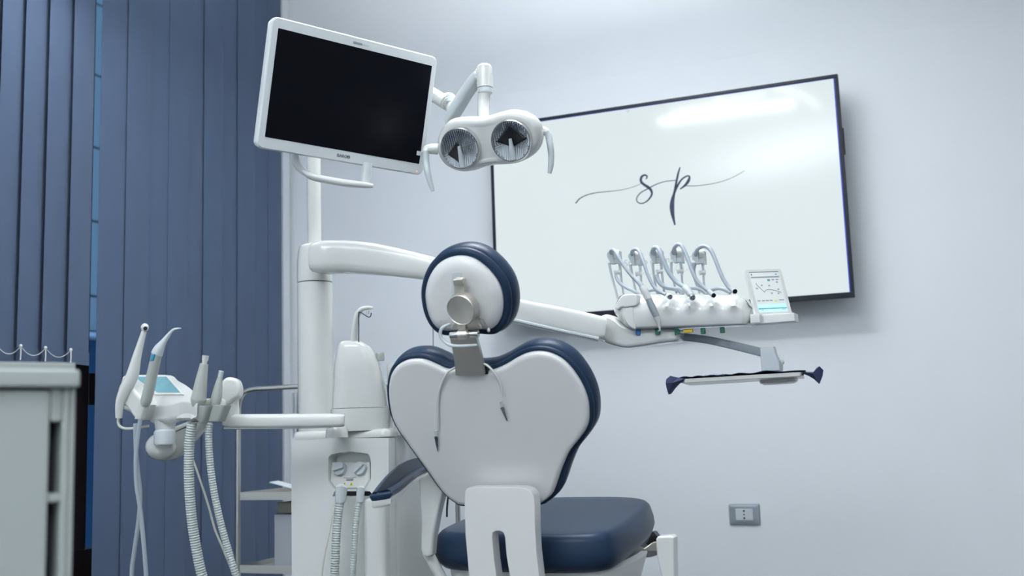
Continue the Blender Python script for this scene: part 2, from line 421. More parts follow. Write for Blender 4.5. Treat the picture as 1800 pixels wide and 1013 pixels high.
rbox('fringe_strip', 'fringe_blue', tv, w0, w1-.0045, zt_-.0022, zt_, NTV-.003, NTV, .0005)
rbox('display', 'wallscreen', tv, w0, w1, zb_, zt_, NTV, NTV+.018, .0005)
rbox('back_cover', 'black', tv, w0+.02, w1-.01, zb_, zt_-.04, NTV+.02, NTV+.048, .004)
rbox('wall_bracket', 'black', tv, w0+.4, w1-.4, zb_+.2, zt_-.2, NTV+.048, NW-.001, .003)
pz = sp(1486, 245).z
rbox('side_port_cover', 'black', tv, w1+bz-.004, w1+bz+.004, sp(1486, 268).z, sp(1484, 222).z, NTV+.02, NTV+.04, .001)
OFF = -BD*.0012
def c7(l): return [(1000+x/5.4545, 280+y/5.4545, w*1.25/5.4545) for x, y, w in l]
def stroke(name, l, m='ink', fn=sp, off=OFF, par=tv, conv=c7):
    mb = MB(); ribbon(mb, fn, conv(l), off); return mb.build(name, m, par)
stroke('logo_stroke', [(66, 423, 10), (110, 375, 8), (180, 342, 7), (280, 320, 6), (400, 308, 5), (520, 292, 4), (620, 265, 3.5), (692, 235, 3)], 'ink_thin')
stroke('logo_stroke', [(740, 193, 8), (750, 165, 12), (725, 153, 14), (697, 172, 18), (692, 212, 20), (720, 243, 20), (772, 278, 22), (795, 315, 17), (790, 352, 14), (752, 400, 11), (700, 425, 8), (658, 410, 8), (652, 372, 8), (690, 322, 8), (768, 278, 8), (835, 243, 7), (920, 215, 6), (1022, 203, 6)])
stroke('logo_stroke', [(1066, 78, 9), (1048, 140, 15), (1028, 235, 17), (1012, 320, 18), (996, 385, 28), (989, 450, 36), (994, 520, 30), (1008, 590, 18), (1018, 632, 13)])
stroke('logo_stroke', [(1010, 345, 8), (1035, 270, 16), (1078, 200, 13), (1125, 165, 12), (1155, 165, 12), (1148, 205, 22), (1115, 250, 17), (1066, 288, 9)])
stroke('logo_stroke', [(1115, 256, 6), (1230, 255, 5), (1350, 240, 4.5), (1480, 210, 4), (1590, 165, 3.5), (1683, 112, 3)], 'ink_thin')
tx = sp(1097, 469)+OFF*1.2
wtxt = (sp(1236, 458)-sp(1097, 469)).length
tm = text_mesh('studio odontoiatrico'.replace('s', 'S', 1), .05, tx, WD, ZD, 'ink_grey', 'caption_text', tv)
xs = [(v.co-tx).dot(WD) for v in tm.data.vertices]; sc_ = wtxt/max(xs)
for v in tm.data.vertices: v.co = tx+(v.co-tx)*sc_
def c8(l): return [(1060+x/8.44, 420+y/8.44, w/8.44) for x, y, w in l]
stroke('signature_stroke', [(470, 580, 2), (560, 540, 4), (640, 470, 4), (600, 450, 4), (590, 500, 4), (640, 540, 4), (720, 520, 4), (760, 490, 4), (840, 500, 4), (900, 480, 4), (940, 470, 3)], 'ink_grey', conv=c8)
stroke('signature_stroke', [(1040, 520, 3), (1080, 430, 4), (1110, 390, 5), (1150, 400, 4), (1120, 460, 4), (1180, 470, 4), (1190, 400, 4), (1200, 480, 4), (1260, 455, 4), (1290, 460, 2)], 'ink_grey', conv=c8)
stroke('cursor_mark', [(1103, 190, .6), (1105.5, 195, .8), (1101.5, 197, .6), (1103, 190, .6)], 'ink_grey', conv=lambda l: l)

# ================================================================== WALL SOCKET
so = thing('wall_socket', 'grey framed three hole wall socket on the white wall at lower right', 'socket')
wp = plane(CAM+BD*NW, BD)
sc = wp(1309, 904.5); sw = (wp(1336.5, 904)-wp(1282, 905)).length; sh = abs(wp(1309, 886).z-wp(1309, 923.5).z)
MB().loft([[sc+WD*x+ZD*y-BD*d for x, y in rrect(sw-2*i_, sh-2*i_, .006, 3)] for i_, d in ((0, 0), (0, .003), (.003, .008), (.010, .010), (.0165, .0105))]).build('frame_plate', 'plate_grey', so, sharp=.3)
ins = MB().box(sc-BD*.011, WD, ZD, BD, sw*.55, sh*.53, .004, .002).build('insert', 'outlet_insert', so)
for dz, r in ((.0135, .0040), (0, .0032), (-.0135, .0040)):
    MB().lathe(sc+ZD*dz-BD*.0128, -BD, [(r, 0), (r, .0006)], 12).build('pin_hole', 'black', ins)

# ================================================================== CEILING LAMP (behind and above; mirrored in the tv)
def mirror_hit(px, py, z):
    p = sp(px, py); d = ray(px, py).normalized(); d = d-BD*(2*d.dot(BD)); return p+d*((z-p.z)/d.z)
cl = thing('ceiling_lamp', 'curved linear ceiling lamp above the room, mirrored in the television', 'lamp')
zl = ZPEN+.03
for arc in ([(1180, 200), (1215, 192), (1260, 183), (1300, 174), (1345, 165)], [(1360, 155), (1385, 158), (1410, 168), (1428, 178), (1438, 188)], [(1265, 178), (1266, 190), (1266, 200)]):
    pts = [mirror_hit(x, y, zl) for x, y in arc]
    print('lamp arc', [tuple(round(c, 2) for c in p) for p in pts])
    ok = all((p-CAM).dot(BD) > BB+.1 for p in pts)
    if ok:
        MB().tube(pts, .014, 8, per=4).build('light_tube', 'lamp_emit', cl)
        MB().tube([pts[len(pts)//2]+ZD*.012, Vector((*pts[len(pts)//2].xy, CEIL-.001))], .006, 8).build('stem', 'white', cl)

# ================================================================== FOREGROUND CABINET (left)
cab = thing('storage_cabinet', 'out of focus white cabinet with dark slot handles at the left edge', 'cabinet')
phi = math.radians(42); CX = Vector((math.cos(phi), math.sin(phi), 0)); CN = Vector((CX.y, -CX.x, 0))  # normal towards viewer side
c0 = P(134.5, 651, 1.25); cp = plane(c0, CN)
if CN.dot(CAM-c0) < 0: CN = -CN
def s_(px, py=800): return (cp(px, py)-c0).dot(CX)
def z_(px, py): return cp(px, py).z
LEFT = s_(-260, 700); ztopc = c0.z
def cbox(name, m, s0, s1, z0, z1, d0, d1, r=.002, par=cab):   # d: distance behind the face plane
    return MB().box(c0+CX*((s0+s1)/2)+ZD*((z0+z1)/2-c0.z)-CN*((d0+d1)/2), CX, ZD, CN, s1-s0, z1-z0, d1-d0, r).build(name, m, par)
zt1 = z_(100, 682); 
cbox('top_board', 'cab_white', LEFT-.005, .002, zt1, ztopc, -.010, .46, .004)
cbox('carcass', 'slot_dark', LEFT, -.004, .03, zt1, .030, .45)
cbox('side_panel', 'cab_white', -.006, 0, .03, zt1, .0, .452)
sr0, sr1 = s_(86), s_(108)
cbox('stile', 'cab_white', sr1, -.0062, .03, zt1, 0, .03, .003)
za, zb, zc, zd = z_(60, 742), z_(60, 870), z_(60, 886), z_(60, 1035)
cbox('rail', 'cab_white', sr0+.0005, sr1-.0003, za, zt1-.001, .001, .03); cbox('rail', 'cab_white', sr0+.0005, sr1-.0003, zc, zb, .001, .03); cbox('rail', 'cab_white', sr0+.0005, sr1-.0003, .03, zd, .001, .03)
cbox('door', 'cab_white', LEFT, sr0, .032, zt1-.003, -.002, .028, .004)
_bp = plane(c0-CN*.40, CN); _sr = (_bp(133, 645)-(c0-CN*.40)).dot(CX); _zt = _bp(60, 637).z
cbox('back_upstand', 'grey_plastic', LEFT, _sr, ztopc-.001, _zt, .40, .42)
cbox('plinth', 'cab_white', LEFT+.01, -.01, 0, .03, .02, .44)

# ================================================================== STEEL CART behind the unit
ct = thing('steel_trolley', 'stainless steel trolley with curved handle behind the dental unit', 'trolley')
ZC = 3.45
tl = P(418, 900, ZC); kk = K(ZC)
# frame hoop: plane along WD through tl
hp = plane(tl, BD)
legx = lambda y: hp(418.5, y)
hoop = [hp(418, 1300)]
hoop[0].z = .06
hoop += [hp(418.2, 1000), hp(418.5, 850), hp(419, 740), hp(421, 706), hp(430, 690), hp(446, 684)]
hz = hp(446, 684).z
e2 = tl+WD*.62
hoop += [Vector((*(tl+WD*.14).xy, hz)), Vector((*(tl+WD*.45).xy, hz)), Vector((*(tl+WD*.56).xy, hz-.01)), Vector((*(e2).xy, hz-.06)), Vector((*e2.xy, .6)), Vector((*e2.xy, .06))]
MB().tube(hoop, .0085, 10, per=5).build('frame_tube', 'steel', ct)
MB().tube([p+BD*.36 for p in hoop], .0085, 10, per=5).build('frame_tube', 'steel', ct)
for yy, nm in ((875, 'shelf'), (1003, 'shelf')):
    z = hp(430, yy).z; c = tl+WD*.31+BD*.18; c.z = z
    sh = MB().box(c, WD, BD, ZD, .60, .36, .004, .002).build(nm, 'steel', ct)
    for sgn in (-1, 1):
        cc = c+BD*(.18*sgn)+ZD*.004
        MB().box(cc, WD, BD, ZD, .62, .004, kk*14, .001).build('rim', 'steel', sh)
        cc = c+WD*(.30*sgn)+ZD*.004
        MB().box(cc, WD, BD, ZD, .004, .36, kk*14, .001).build('rim', 'steel', sh)
for sx in (0, .62):
    for sy in (0, .36):
        b = tl+WD*sx+BD*sy; b.z = .03
        MB().lathe(b-WD*.01, WD, [(.028, 0), (.03, .004), (.03, .016), (.028, .02)], 14).build('caster', 'black', ct)
zs = hp(430, 875).z+.003
def lying(name, label, m, px, py_, w, h, rot, dz, cat='pouch', tilt=.0):
    p = onpl(px, py_, Vector((0, 0, zs+dz)), ZD)
    a = WD*math.cos(rot)+BD*math.sin(rot); b = ZD.cross(a)
    a2 = (a+ZD*tilt).normalized(); nn = a2.cross(b)
    o = MB().box(p+ZD*(abs(tilt)*w/2), a2, b, nn, w, h, .003, .0012).build(name, m)
    return tag(o, label, cat)
lying('sterile_pouch', 'teal edged sterile pouch lying on the trolley shelf', 'pouch_teal', 498, 858, .10, .08, .5, .004, tilt=-.22)
lying('sterile_pouch', 'clear white sterile pouch on top of the teal edged one', 'pouch', 506, 862, .10, .08, .25, .014, tilt=-.30)
z2 = hp(430, 1003).z+.004
def stand(name, label, m, px, y0, y1, w, d, cat, dB=.1):
    q = plane(tl+BD*dB, BD)(px, y0); zt = q.z
    zz0 = max(z2, plane(tl+BD*dB, BD)(px, y1).z)
    c = q.copy(); c.z = (zt+zz0)/2
    o = MB().box(c+WD*(w/2), WD, BD, ZD, w, d, zt-zz0, .003).build(name, m); return tag(o, label, cat)
stand('storage_box', 'pale grey box standing on the lower trolley shelf', 'paper_grey', 500, 902, 1003, .14, .12, 'box', .14)
bx = stand('carton', 'small beige carton on the grey box under the trolley shelf', 'beige', 499, 882, 901.0, .10, .08, 'box', .14)
hk = tag(MB().tube([L(0, 0, 0)]*0 or [hp(776, 870)+BD*.05, hp(774, 885)+BD*.05, hp(773, 899)+BD*.05, hp(773, 912)+BD*.05], .003, 8, per=4).build('cable_end', 'black'), 'short black cable hanging below the trolley shelf beside the seat', 'cable')

# ================================================================== DENTAL UNIT (body, column, cuspidor, arms)
un = thing('dental_unit', 'white dental unit body with column, basin and two hose sockets', 'dental unit')
FZ = 2.80
f0 = P(683, 900, FZ-.05)
fpn = plane(f0, BD)
xl = (fpn(512, 900)-f0).dot(WD); bt = onpl(640, 768, f0, BD).z
DEP = .29
cc = f0+WD*(xl/2)+BD*(DEP/2)
FT = .035           # front plate thickness
def plan(off=0, r=.02, z=0, b0=0):
    w = -xl+2*off; d = DEP-b0+2*off; c = f0+WD*(xl/2)+BD*((DEP+b0)/2)
    return [Vector((*(c+WD*x+BD*y).xy, z)) for x, y in rrect(w, d, r+off, 6)]
z0b = .06; zbody = bt
MB().loft([plan(0, .02, z, FT) for z in (z0b, .3, zbody-.002)]).build('cabinet_body', 'white_matt', un)
MB().loft([plan(-.02, .02, z) for z in (0, z0b)]).build('plinth', 'grey_plastic', un)
# front plate with a pocket and a hose opening
def ringpoly(cx, cy, pts, N=64):      # resample polygon by angle around (cx,cy) in px
    out = []
    for k in range(N):
        a = 2*math.pi*k/N; dx, dy = math.cos(a), math.sin(a); best = None
        for i in range(len(pts)):
            x1, y1 = pts[i]; x2, y2 = pts[(i+1) % len(pts)]
            ex, ey = x2-x1, y2-y1; den = dx*ey-dy*ex
            if abs(den) < 1e-9: continue
            t = ((x1-cx)*ey-(y1-cy)*ex)/den; s = ((x1-cx)*dy-(y1-cy)*dx)/den
            if t > 0 and -1e-6 <= s <= 1+1e-6: best = t if best is None else max(best, t)
        out.append((cx+dx*best, cy+dy*best))
    if len(pts) <= 6:
        for c in pts: out[min(range(N), key=lambda k: (out[k][0]-c[0])**2+(out[k][1]-c[1])**2)] = c
    return out
TLf, TRf = (fpn(514, 780), fpn(683, 780))
def fpx(p): return fpn(p[0], p[1])
zsplit = fpn(620, 862).z; zlow1 = fpn(620, 874).z
def plate(outer, hole, cx, cy, name, zclip=None):
    o = [fpx(p) for p in ringpoly(cx, cy, outer)]; h = [fpx(p) for p in ringpoly(cx, cy, hole)]
    h2 = [p+BD*.012+(sum(h, Vector())/len(h)-p)*.06 for p in h]; h3 = [p+BD*(FT-.001)+(sum(h, Vector())/len(h)-p)*.06 for p in h]
    MB().loft([[p+BD*FT for p in o], o, h, h2, h3], False, False).build(name, 'white_matt', un)
poc = [(577, 803), (583, 799), (600, 795), (615, 793.5), (632, 795.5), (646, 798), (651.5, 803), (652, 843), (642, 861), (588, 861), (577, 848)]
xL, xR = 512.3, 683
plate([(xL, 770), (xR, 770), (xR, 862), (xL, 862)], [(x, y if y < 861 else 860.5) for x, y in poc], 614, 830, 'front_panel')
plate([(xL, 862), (xR, 862), (xR, 890), (xL, 890)], [(588, 864), (650, 864), (657, 873), (584, 873)], 618, 868, 'front_panel')
# lower front
lo = [fpn(xL, 890), fpn(xR, 890)]; zz_ = (lo[0].z+lo[1].z)/2
MB().add([fpn(xL, 890), fpn(xR, 890), Vector((*fpn(xR, 890).xy, z0b)), Vector((*fpn(xL, 890).xy, z0b))]+[p+BD*FT for p in (fpn(xL, 890), fpn(xR, 890), Vector((*fpn(xR, 890).xy, z0b)), Vector((*fpn(xL, 890).xy, z0b)))], [[0, 1, 2, 3], [4, 5, 6, 7], [0, 1, 5, 4], [1, 2, 6, 5], [2, 3, 7, 6], [3, 0, 4, 7]]).build('front_panel', 'white_matt', un)
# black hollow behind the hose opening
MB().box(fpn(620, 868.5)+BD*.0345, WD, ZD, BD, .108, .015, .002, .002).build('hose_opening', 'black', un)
# knob plate sitting proud in the pocket
kp = [(581, 812), (649, 812), (649.5, 845), (640, 859.5), (590, 859.5), (580, 847)]
kc = fpn(614, 836)+BD*.006
kn = (-BD*math.cos(.25)+ZD*math.sin(.25)).normalized()
kpl = plane(kc, kn)
kpt = MB().slab([kpl(x, y) for x, y in ringpoly(614, 836, kp, 48)], kn, [(0, -.02), (0, -.003), (.003, 0)]).build('control_plate', 'white', un)
for x, y, a in ((599.5, 825, .25), (635, 824.5, .75)):
    c = kpl(x, y); r = 12.2*K(FZ)
    kb = MB().lathe(c, kn, [(r, 0), (r, .009), (r*.93, .012)], 28).build('suction_knob', 'light_grey', kpt)
    e1 = (WD-kn*WD.dot(kn)).normalized(); e2 = kn.cross(e1)
    g = e1*math.cos(a)+e2*math.sin(a); g2 = kn.cross(g)
    MB().box(c+kn*.015, g, g2, kn, r*1.75, r*.55, .011, .002).build('grip', 'light_grey', kpt)
tcn = kpl(614, 842)
for q, (y, wpx) in enumerate(((840.4, 26), (842.7, 15), (844.6, 14))):
    MB().box(kpl(615, y)+kn*.0006, e1, e2, kn, wpx*K(FZ), 1.1*K(FZ), .0004, .0001).build('printed_line', 'ink_grey' if q == 0 else 'black', kpt)
for x in (605.8, 617.8):
    c = kpl(x, 851.5)+kn*.0005; s = 3.6*K(FZ)
    w_ = MB().add([c+e2*s*1.0, c-e1*s-e2*s*.8, c+e1*s-e2*s*.8, c+e2*s+kn*.0004, c-e1*s-e2*s*.8+kn*.0004, c+e1*s-e2*s*.8+kn*.0004], [[0, 1, 2], [3, 4, 5], [0, 1, 4, 3], [1, 2, 5, 4], [2, 0, 3, 5]]).build('warning_triangle', 'warning_yellow', kpt)
    MB().box(c+kn*.0006-e2*s*.1, e1, e2, kn, s*.28, s*.9, .0003, .0001).build('warning_symbol', 'black', kpt)
# rounded rib to the right of the hoses
rp = fpn(670, 880); rz = fpn(670, 874).z
MB().loft([[Vector((*(fpn(666, 880)+WD*x-BD*(.012)+BD*y).xy, z)) for x, y in rrect((fpn(687, 880)-fpn(650, 880)).length-2*i_, .05-2*i_, .018, 5)] for z, i_ in ((z0b, 0), (rz-.012, 0), (rz-.003, .003), (rz, .008))]).build('corner_rib', 'white', un)
# body top trim
tr = [[p for p in plan(o, .02, z)] for z, o in ((zbody-.002, .001), (zbody+.004, .0012), (zbody+.012, .0), (zbody+.018, -.006), (zbody+.022, -.02))]
MB().loft(tr).build('top_trim', 'white', un)
# shelf lip on top left (seen under the arm)
# column
ZCOL = 3.02
colb = P(555.5, 752, ZCOL); rc = 31.3*K(ZCOL)
cb = Vector((colb.x, colb.y, 0))
ztop_c = P(556, 493, ZCOL).z
MB().lathe(Vector((colb.x, colb.y, zbody-.3)), ZD, [(rc, 0), (rc, ztop_c-zbody+.3-.001)], 40).build('column', 'white', un)
# upper swivel cap, sweeping into the first arm
ctop = P(556, 422, ZCOL).z
colxy = Vector((colb.x, colb.y, 0))
ring = []
def cring(z, r): return [Vector((colb.x+r*math.cos(2*math.pi*k/36), colb.y+r*math.sin(2*math.pi*k/36), z)) for k in range(36)]
MB().loft([cring(ztop_c+.002, rc*.985), cring(ztop_c+.006, rc*1.01), cring(ztop_c+.06, rc*1.0), cring(ctop-.018, rc*.93), cring(ctop-.006, rc*.86), cring(ctop, rc*.70)]).build('column_cap', 'white', un)
elbow = P(838, 512, 2.93)
A = [P(557, 454, 3.01), P(572, 453, 3.0), P(605, 452, 3.0), P(650, 455, 2.99), P(700, 462, 2.97), P(760, 473, 2.955), P(800, 482, 2.94), elbow+ZD*.03]
hh = [26, 29.5, 29, 28.5, 25, 21, 20, 20]
def oval(mb, pts, hs, ws, n=20, pw=.5, up=ZD):
    pts2 = catmull(pts, 5); hs = cat1(hs, 5); ws = cat1(ws, 5); R = []; N = len(pts2)
    for i in range(N):
        t = (pts2[min(i+1, N-1)]-pts2[max(i-1, 0)]).normalized(); sd = t.cross(up).normalized(); u = sd.cross(t)
        R.append([pts2[i]+sd*(ws[i]*math.copysign(abs(math.cos(a))**pw, math.cos(a)))+u*(hs[i]*math.copysign(abs(math.sin(a))**pw, math.sin(a))) for a in [2*math.pi*k/n+.001 for k in range(n)]])
    mb.loft(R); return mb
oval(MB(), A, [h*K(2.97) for h in hh], [rc*.80, rc*.90, rc*.82, .035, .032, .03, .03, .03], pw=.6).build('lower_arm', 'white', un)
MB().lathe(elbow-ZD*.05, ZD, [(.030, 0), (.036, .006), (.036, .11), (.030, .118)], 28).build('elbow_joint', 'white', un)
B = [elbow-ZD*.0, P(880, 535, 2.93), P(915, 547, 2.93), P(980, 560, 2.92), P(1045, 575, 2.91), P(1062, 578, 2.91)]
oval(MB(), B, [h*K(2.92) for h in (18, 20, 20, 20.5, 21, 18)], [.028]*6, pw=.45).build('upper_arm', 'white', un)
tb = [p-ZD*(.0)+CAM*0 for p in [P(895, 562.5, 2.925), P(980, 581.5, 2.915), P(1052, 597, 2.905)]]
oval(MB(), tb, [.0055]*3, [.030]*3, pw=.5).build('arm_seam', 'light_grey', un)
# cuspidor
ZCU = 2.875; cu0 = P(637, 735, ZCU); 
def curing(xl_, xr_, y, dep, off=0, e=.55, n=36):
    a = P(xl_, y, ZCU); b = P(xr_, y, ZCU); c = (a+b)/2; rx = (b-a).length/2; d0 = (b-a).normalized(); d0.z = 0; d0.normalize(); d1 = Vector((-d0.y, d0.x, 0))
    return [Vector((*(c+d0*(rx*math.copysign(abs(math.cos(t))**e, math.cos(t)))+d1*(dep*math.copysign(abs(math.sin(t))**e, math.sin(t)))).xy, c.z)) for t in [2*math.pi*k/n+.001 for k in range(n)]]
MB().loft([curing(586, 684, 717.5, .07), curing(587, 681, 700, .07), curing(588, 677, 680, .068), curing(589, 672, 655, .066), curing(590.5, 667.5, 640, .064), curing(592.5, 661, 625, .060), curing(595, 653, 612, .056), curing(598, 643, 605, .05), curing(601, 636, 601.5, .043), curing(606, 628, 600, .03)]).build('water_unit_cover', 'white', un)
zlo = zbody+.016
lowr = curing(584, 690, 719, .075); lowr2 = [Vector((v.x, v.y, zlo)) for v in curing(585, 689, 745, .075)]
MB().loft([lowr2, lowr]).build('water_unit_base', 'white', un)
# basin with rim beyond
bc = P(712, 660, 2.86); br = 32*K(2.86)
MB().lathe(Vector((bc.x, bc.y, zbody)), ZD, [(br*.5, 0), (br*.75, .05), (br*.95, .11), (br, bc.z+.027-zbody), (br*.97, bc.z+.030-zbody), (br*.9, bc.z+.022-zbody), (br*.5, .12)], 32).build('basin', 'white', un)
MB().lathe(P(668, 632, 2.86), ZD, [(.011, -.004), (.012, 0), (.012, .016), (.010, .019)], 18).build('filter_knob', 'grey_plastic', un)
# cup filler spout
ZS = 2.84
MB().tube(Q([(622, 606, ZS), (622.5, 590, ZS), (623.5, 572, ZS), (627, 555, ZS), (634, 545, ZS), (643, 541.5, ZS), (652, 541.5, ZS), (655, 542.5, ZS)]), [.0105, .0105, .0098, .0088, .0075, .0062, .005, .004], 14, per=4, ref=BD, flat=.9).build('spout', 'white', un)
MB().lathe(P(646, 546, ZS), -ZD, [(.0048, 0), (.0048, .008), (.003, .011)], 12).build('spout_nozzle', 'light_grey', un)
MB().tube(Q([(630.5, 602, ZS-.01), (630.7, 570, ZS-.01), (630.5, 552, ZS-.01), (633, 548.8, ZS-.01), (642, 554.5, ZS-.01), (648, 557.8, ZS-.01), (651.5, 556, ZS-.01), (652.5, 550, ZS-.01)]), .0014, 8, per=4).build('rinse_wire', 'wire', un)
# monitor post
ZP = 3.02
pt = P(555.5, 150, ZP); rp_ = 12.3*K(ZP)
MB().lathe(Vector((colb.x, colb.y, ctop-.02)), ZD, [(rp_, 0), (rp_, P(555, 160, ZP).z-ctop), (rp_*.8, P(555, 156, ZP).z-ctop)], 28).build('post', 'white', un)
postx = Vector((colb.x, colb.y, 0))
# lamp carrier arm, hidden behind the monitor, out to the lamp joint
za_ = P(555, 175, ZP).z
MB().tube([Vector((colb.x, colb.y, za_)), P(640, 150, 3.06), P(720, 145, 3.03), P(760, 166, 3.0), P(786, 182, 2.97)], [.022, .021, .02, .0195, .0195], 16, per=4).build('carrier_arm', 'white', un)
MB().tube([P(779, 176.5, 2.972), P(783, 179, 2.968)], .0205, 16).build('joint_ring', 'white', un)
# thin grey supply wire hanging beyond the chair
MB().tube(Q([(761, 484, 2.97), (761, 540, 2.98), (761.5, 640, 3.0), (761, 757, 3.0)]), .0018, 6, per=3).build('supply_wire', 'tube_grey', un)
un_arm = None

# ---- suction hoses of the unit (two ribbed hoses with cuffs)
def ribbed(path, r, pitch=.0062, n=12, amp=.09, fac=None):
    c = catmull(path, 24); L_ = [0]
    for i in range(1, len(c)): L_.append(L_[-1]+(c[i]-c[i-1]).length)
    N = int(L_[-1]/(pitch/3)); pts = []; rad = []; j = 0
    for i in range(N+1):
        s = L_[-1]*i/N
        while j < len(L_)-2 and L_[j+1] < s: j += 1
        pts.append(c[j].lerp(c[j+1], min(1, (s-L_[j])/max(1e-9, L_[j+1]-L_[j]))))
        rad.append(r*(1+amp*(1 if i % 3 == 0 else -.4)))
    return pts, rad
for nm, top, path, r, lab in (('w', [(600, 861, FZ-.055), (598, 882, FZ-.055)], [(598, 881, FZ-.055), (595, 900, FZ-.06), (592, 930, FZ-.07), (590, 970, FZ-.08), (588.5, 1013, FZ-.085), (587, 1100, FZ-.09), (590, 1200, FZ-.06), (600, 1290, FZ-.03)], 7.3, 'wide pale ribbed suction hose hanging from the left socket of the dental unit'),
                       ('n', [(634, 861, FZ-.055), (632.5, 882, FZ-.055)], [(632, 881, FZ-.055), (628, 900, FZ-.06), (624, 940, FZ-.07), (622, 980, FZ-.08), (620, 1013, FZ-.085), (618, 1100, FZ-.09), (620, 1200, FZ-.06), (625, 1290, FZ-.03)], 5.2, 'narrow pale ribbed suction hose hanging from the right socket of the dental unit')):
    h = thing('suction_hose', lab, 'hose', 'suction hoses under the unit knobs')
    pts, rad = ribbed(Q(path), r*K(FZ)); MB().tube(pts, rad, 12).build('ribbed_tube', 'hose', h)
    MB().tube([P(top[0][0], top[0][1], FZ-.03), P(*top[0]), P(*top[1])], [r*1.42*K(FZ), r*1.42*K(FZ), r*1.25*K(FZ)], 16).build('cuff', 'light_grey', h)
tag(MB().tube(Q([(586, 890, 2.72), (584, 905, 2.715), (578, 940, 2.705), (571, 975, 2.70), (566, 1013, 2.70), (562, 1100, 2.70)]), .0022, 8, per=5).build('thin_tube', 'tube_cream'), 'thin cream tube hanging left of the wide suction hose', 'tube')

# ================================================================== ASSISTANT CONSOLE on its own arm
ac = thing('assistant_console', 'white assistant console with a small teal screen on a jointed arm', 'console')
ZA = 2.66
oval(MB(), [P(396, 741, 2.70), P(420, 741, 2.70), P(500, 740.5, 2.70), P(590, 739.5, 2.69), P(606, 739.5, 2.69)], [.016, .0185, .0185, .0175, .014], [.012, .02, .022, .022, .012], pw=.62).build('arm', 'white', ac)
oval(MB(), [P(396, 753.5, 2.70), P(500, 752.5, 2.70), P(580, 750.5, 2.69)], [.003]*3, [.017]*3, pw=.6).build('arm_underside', 'light_grey', ac)
# swivel foot on the unit top
MB().lathe(Vector((*P(592, 750, 2.78).xy, zbody)), ZD, [(.03, .0), (.028, .02), (.022, .032)], 24).build('arm_pivot', 'white', ac)
# end joint (upright cone + rounded head)
MB().loft([[P(0, 0, 0)*0+v for v in r_] for r_ in [[P(x+w_*math.cos(2*math.pi*k/20), y, 2.70)+BD*(w_*K(2.7)*math.sin(2*math.pi*k/20)) for k in range(20)] for x, y, w_ in ((405, 748, 13), (406, 735, 13.5), (408, 720, 11), (410, 708, 8), (411, 700, 7))]]).build('joint_cone', 'white', ac)
YD = Vector((0, 1, 0)); he = plane(P(405, 690, 2.68), -YD)
MB().slab(pxcurve(he, [(372, 704), (384, 680), (393, 666), (405, 663), (417, 669), (421.5, 684), (419, 697), (410, 704), (398, 714), (384, 722)], 4), YD, roundprof(.045, .010)).build('joint_head', 'white', ac)
# ball joint under the console
MB().ball(P(283, 785, ZA), 27*K(ZA), .035, 24*K(ZA)).build('ball_joint', 'white', ac)
jp = plane(P(300, 780, ZA+.03), Vector((0, -1, 0)))
MB().slab(pxcurve(jp, [(262, 780), (275, 765), (300, 752), (325, 742), (345, 735), (362, 728), (372, 735), (355, 757), (330, 785), (310, 804), (290, 811), (270, 806), (260, 794)], 4), Vector((0, 1, 0)), roundprof(.045, .014)).build('link_arm', 'white', ac)
MB().lathe(P(289, 782, ZA-.03), ZD, [(17*K(ZA), 0), (18*K(ZA), .004), (18*K(ZA), 22*K(ZA)), (15*K(ZA), 26*K(ZA))], 24).build('pivot_cap', 'light_grey', ac)
MB().lathe(P(290, 776, ZA-.012), ZD, [(15*K(ZA), 0), (17*K(ZA), 24*K(ZA)), (20*K(ZA), 40*K(ZA))], 24).build('neck', 'white', ac)
# body: sloped top face
tp0 = P(290, 690, ZA); tn = (ZD*.60-BD*.72-WD*.10).normalized()
tpf = plane(tp0, tn)
body = [(221, 663), (262, 661.5), (303, 662.5), (316, 672), (330, 680), (342, 690), (348, 701), (346, 709), (336, 707), (318, 706), (300, 711), (262, 713), (243, 700), (222, 694), (208, 688), (212, 674)]
bo = pxcurve(tpf, body, 3)
MB().slab(bo, -ZD, [(.004, -.003), (.001, 0), (0, .004), (.001, .030), (.006, .040), (.014, .046)]).build('console_body', 'white', ac)
scn = [(237, 665), (295, 665), (319, 692.5), (279, 692.5)]
cs = Vector((0, 0, 0))
so_ = [tpf(*p)+tn*.005 for p in scn]
MB().slab([tpf(*p)+tn*.0035 for p in ((229, 662.5), (299, 662.5), (325, 696), (274, 696))], -tn, [(.0015, -.0015), (0, 0), (0, .004)]).build('screen_frame', 'white', ac)
MB().slab(so_, tn, [(0, 0), (0, .0008)]).build('touch_screen', 'teal_screen', ac)
# left flank holder
lf = plane(P(222, 705, ZA-.02), -BD)
MB().slab(pxcurve(lf, [(212, 672), (220, 664), (238, 690), (252, 702), (262, 712), (250, 738), (236, 736), (222, 716), (208, 706)], 3), BD, roundprof(.05, .008)).build('side_cheek', 'white', ac)
def holder(px, py, Z, w, h, m='grey_plastic', tilt=0):
    MB().loft([[P(px+(w*f_/2)*math.copysign(abs(math.cos(t))**.5, math.cos(t))+tilt*dy, py+dy, Z)+BD*(w*f_/2*K(Z)*math.copysign(abs(math.sin(t))**.5, math.sin(t))) for t in [2*math.pi*k/20+.001 for k in range(20)]] for dy, f_ in ((-h/2, .95), (-h/2+2, 1.0), (h/2-2, .93), (h/2, .85))]).build('instrument_holder', m, ac)
holder(356, 729, ZA-.075, 25, 31, tilt=-.35); holder(385.5, 727, ZA-.06, 24, 29, tilt=-.35)
holder(250, 722, ZA-.085, 14, 30, 'white', tilt=-.3)
MB().box(P(370, 714, ZA-.03), WD, ZD, BD, .080, .038, .035, .012).build('holder_bridge', 'white', ac)

def instr(label, cat, name='hand_instrument', group=None): return thing(name, label, cat, group)
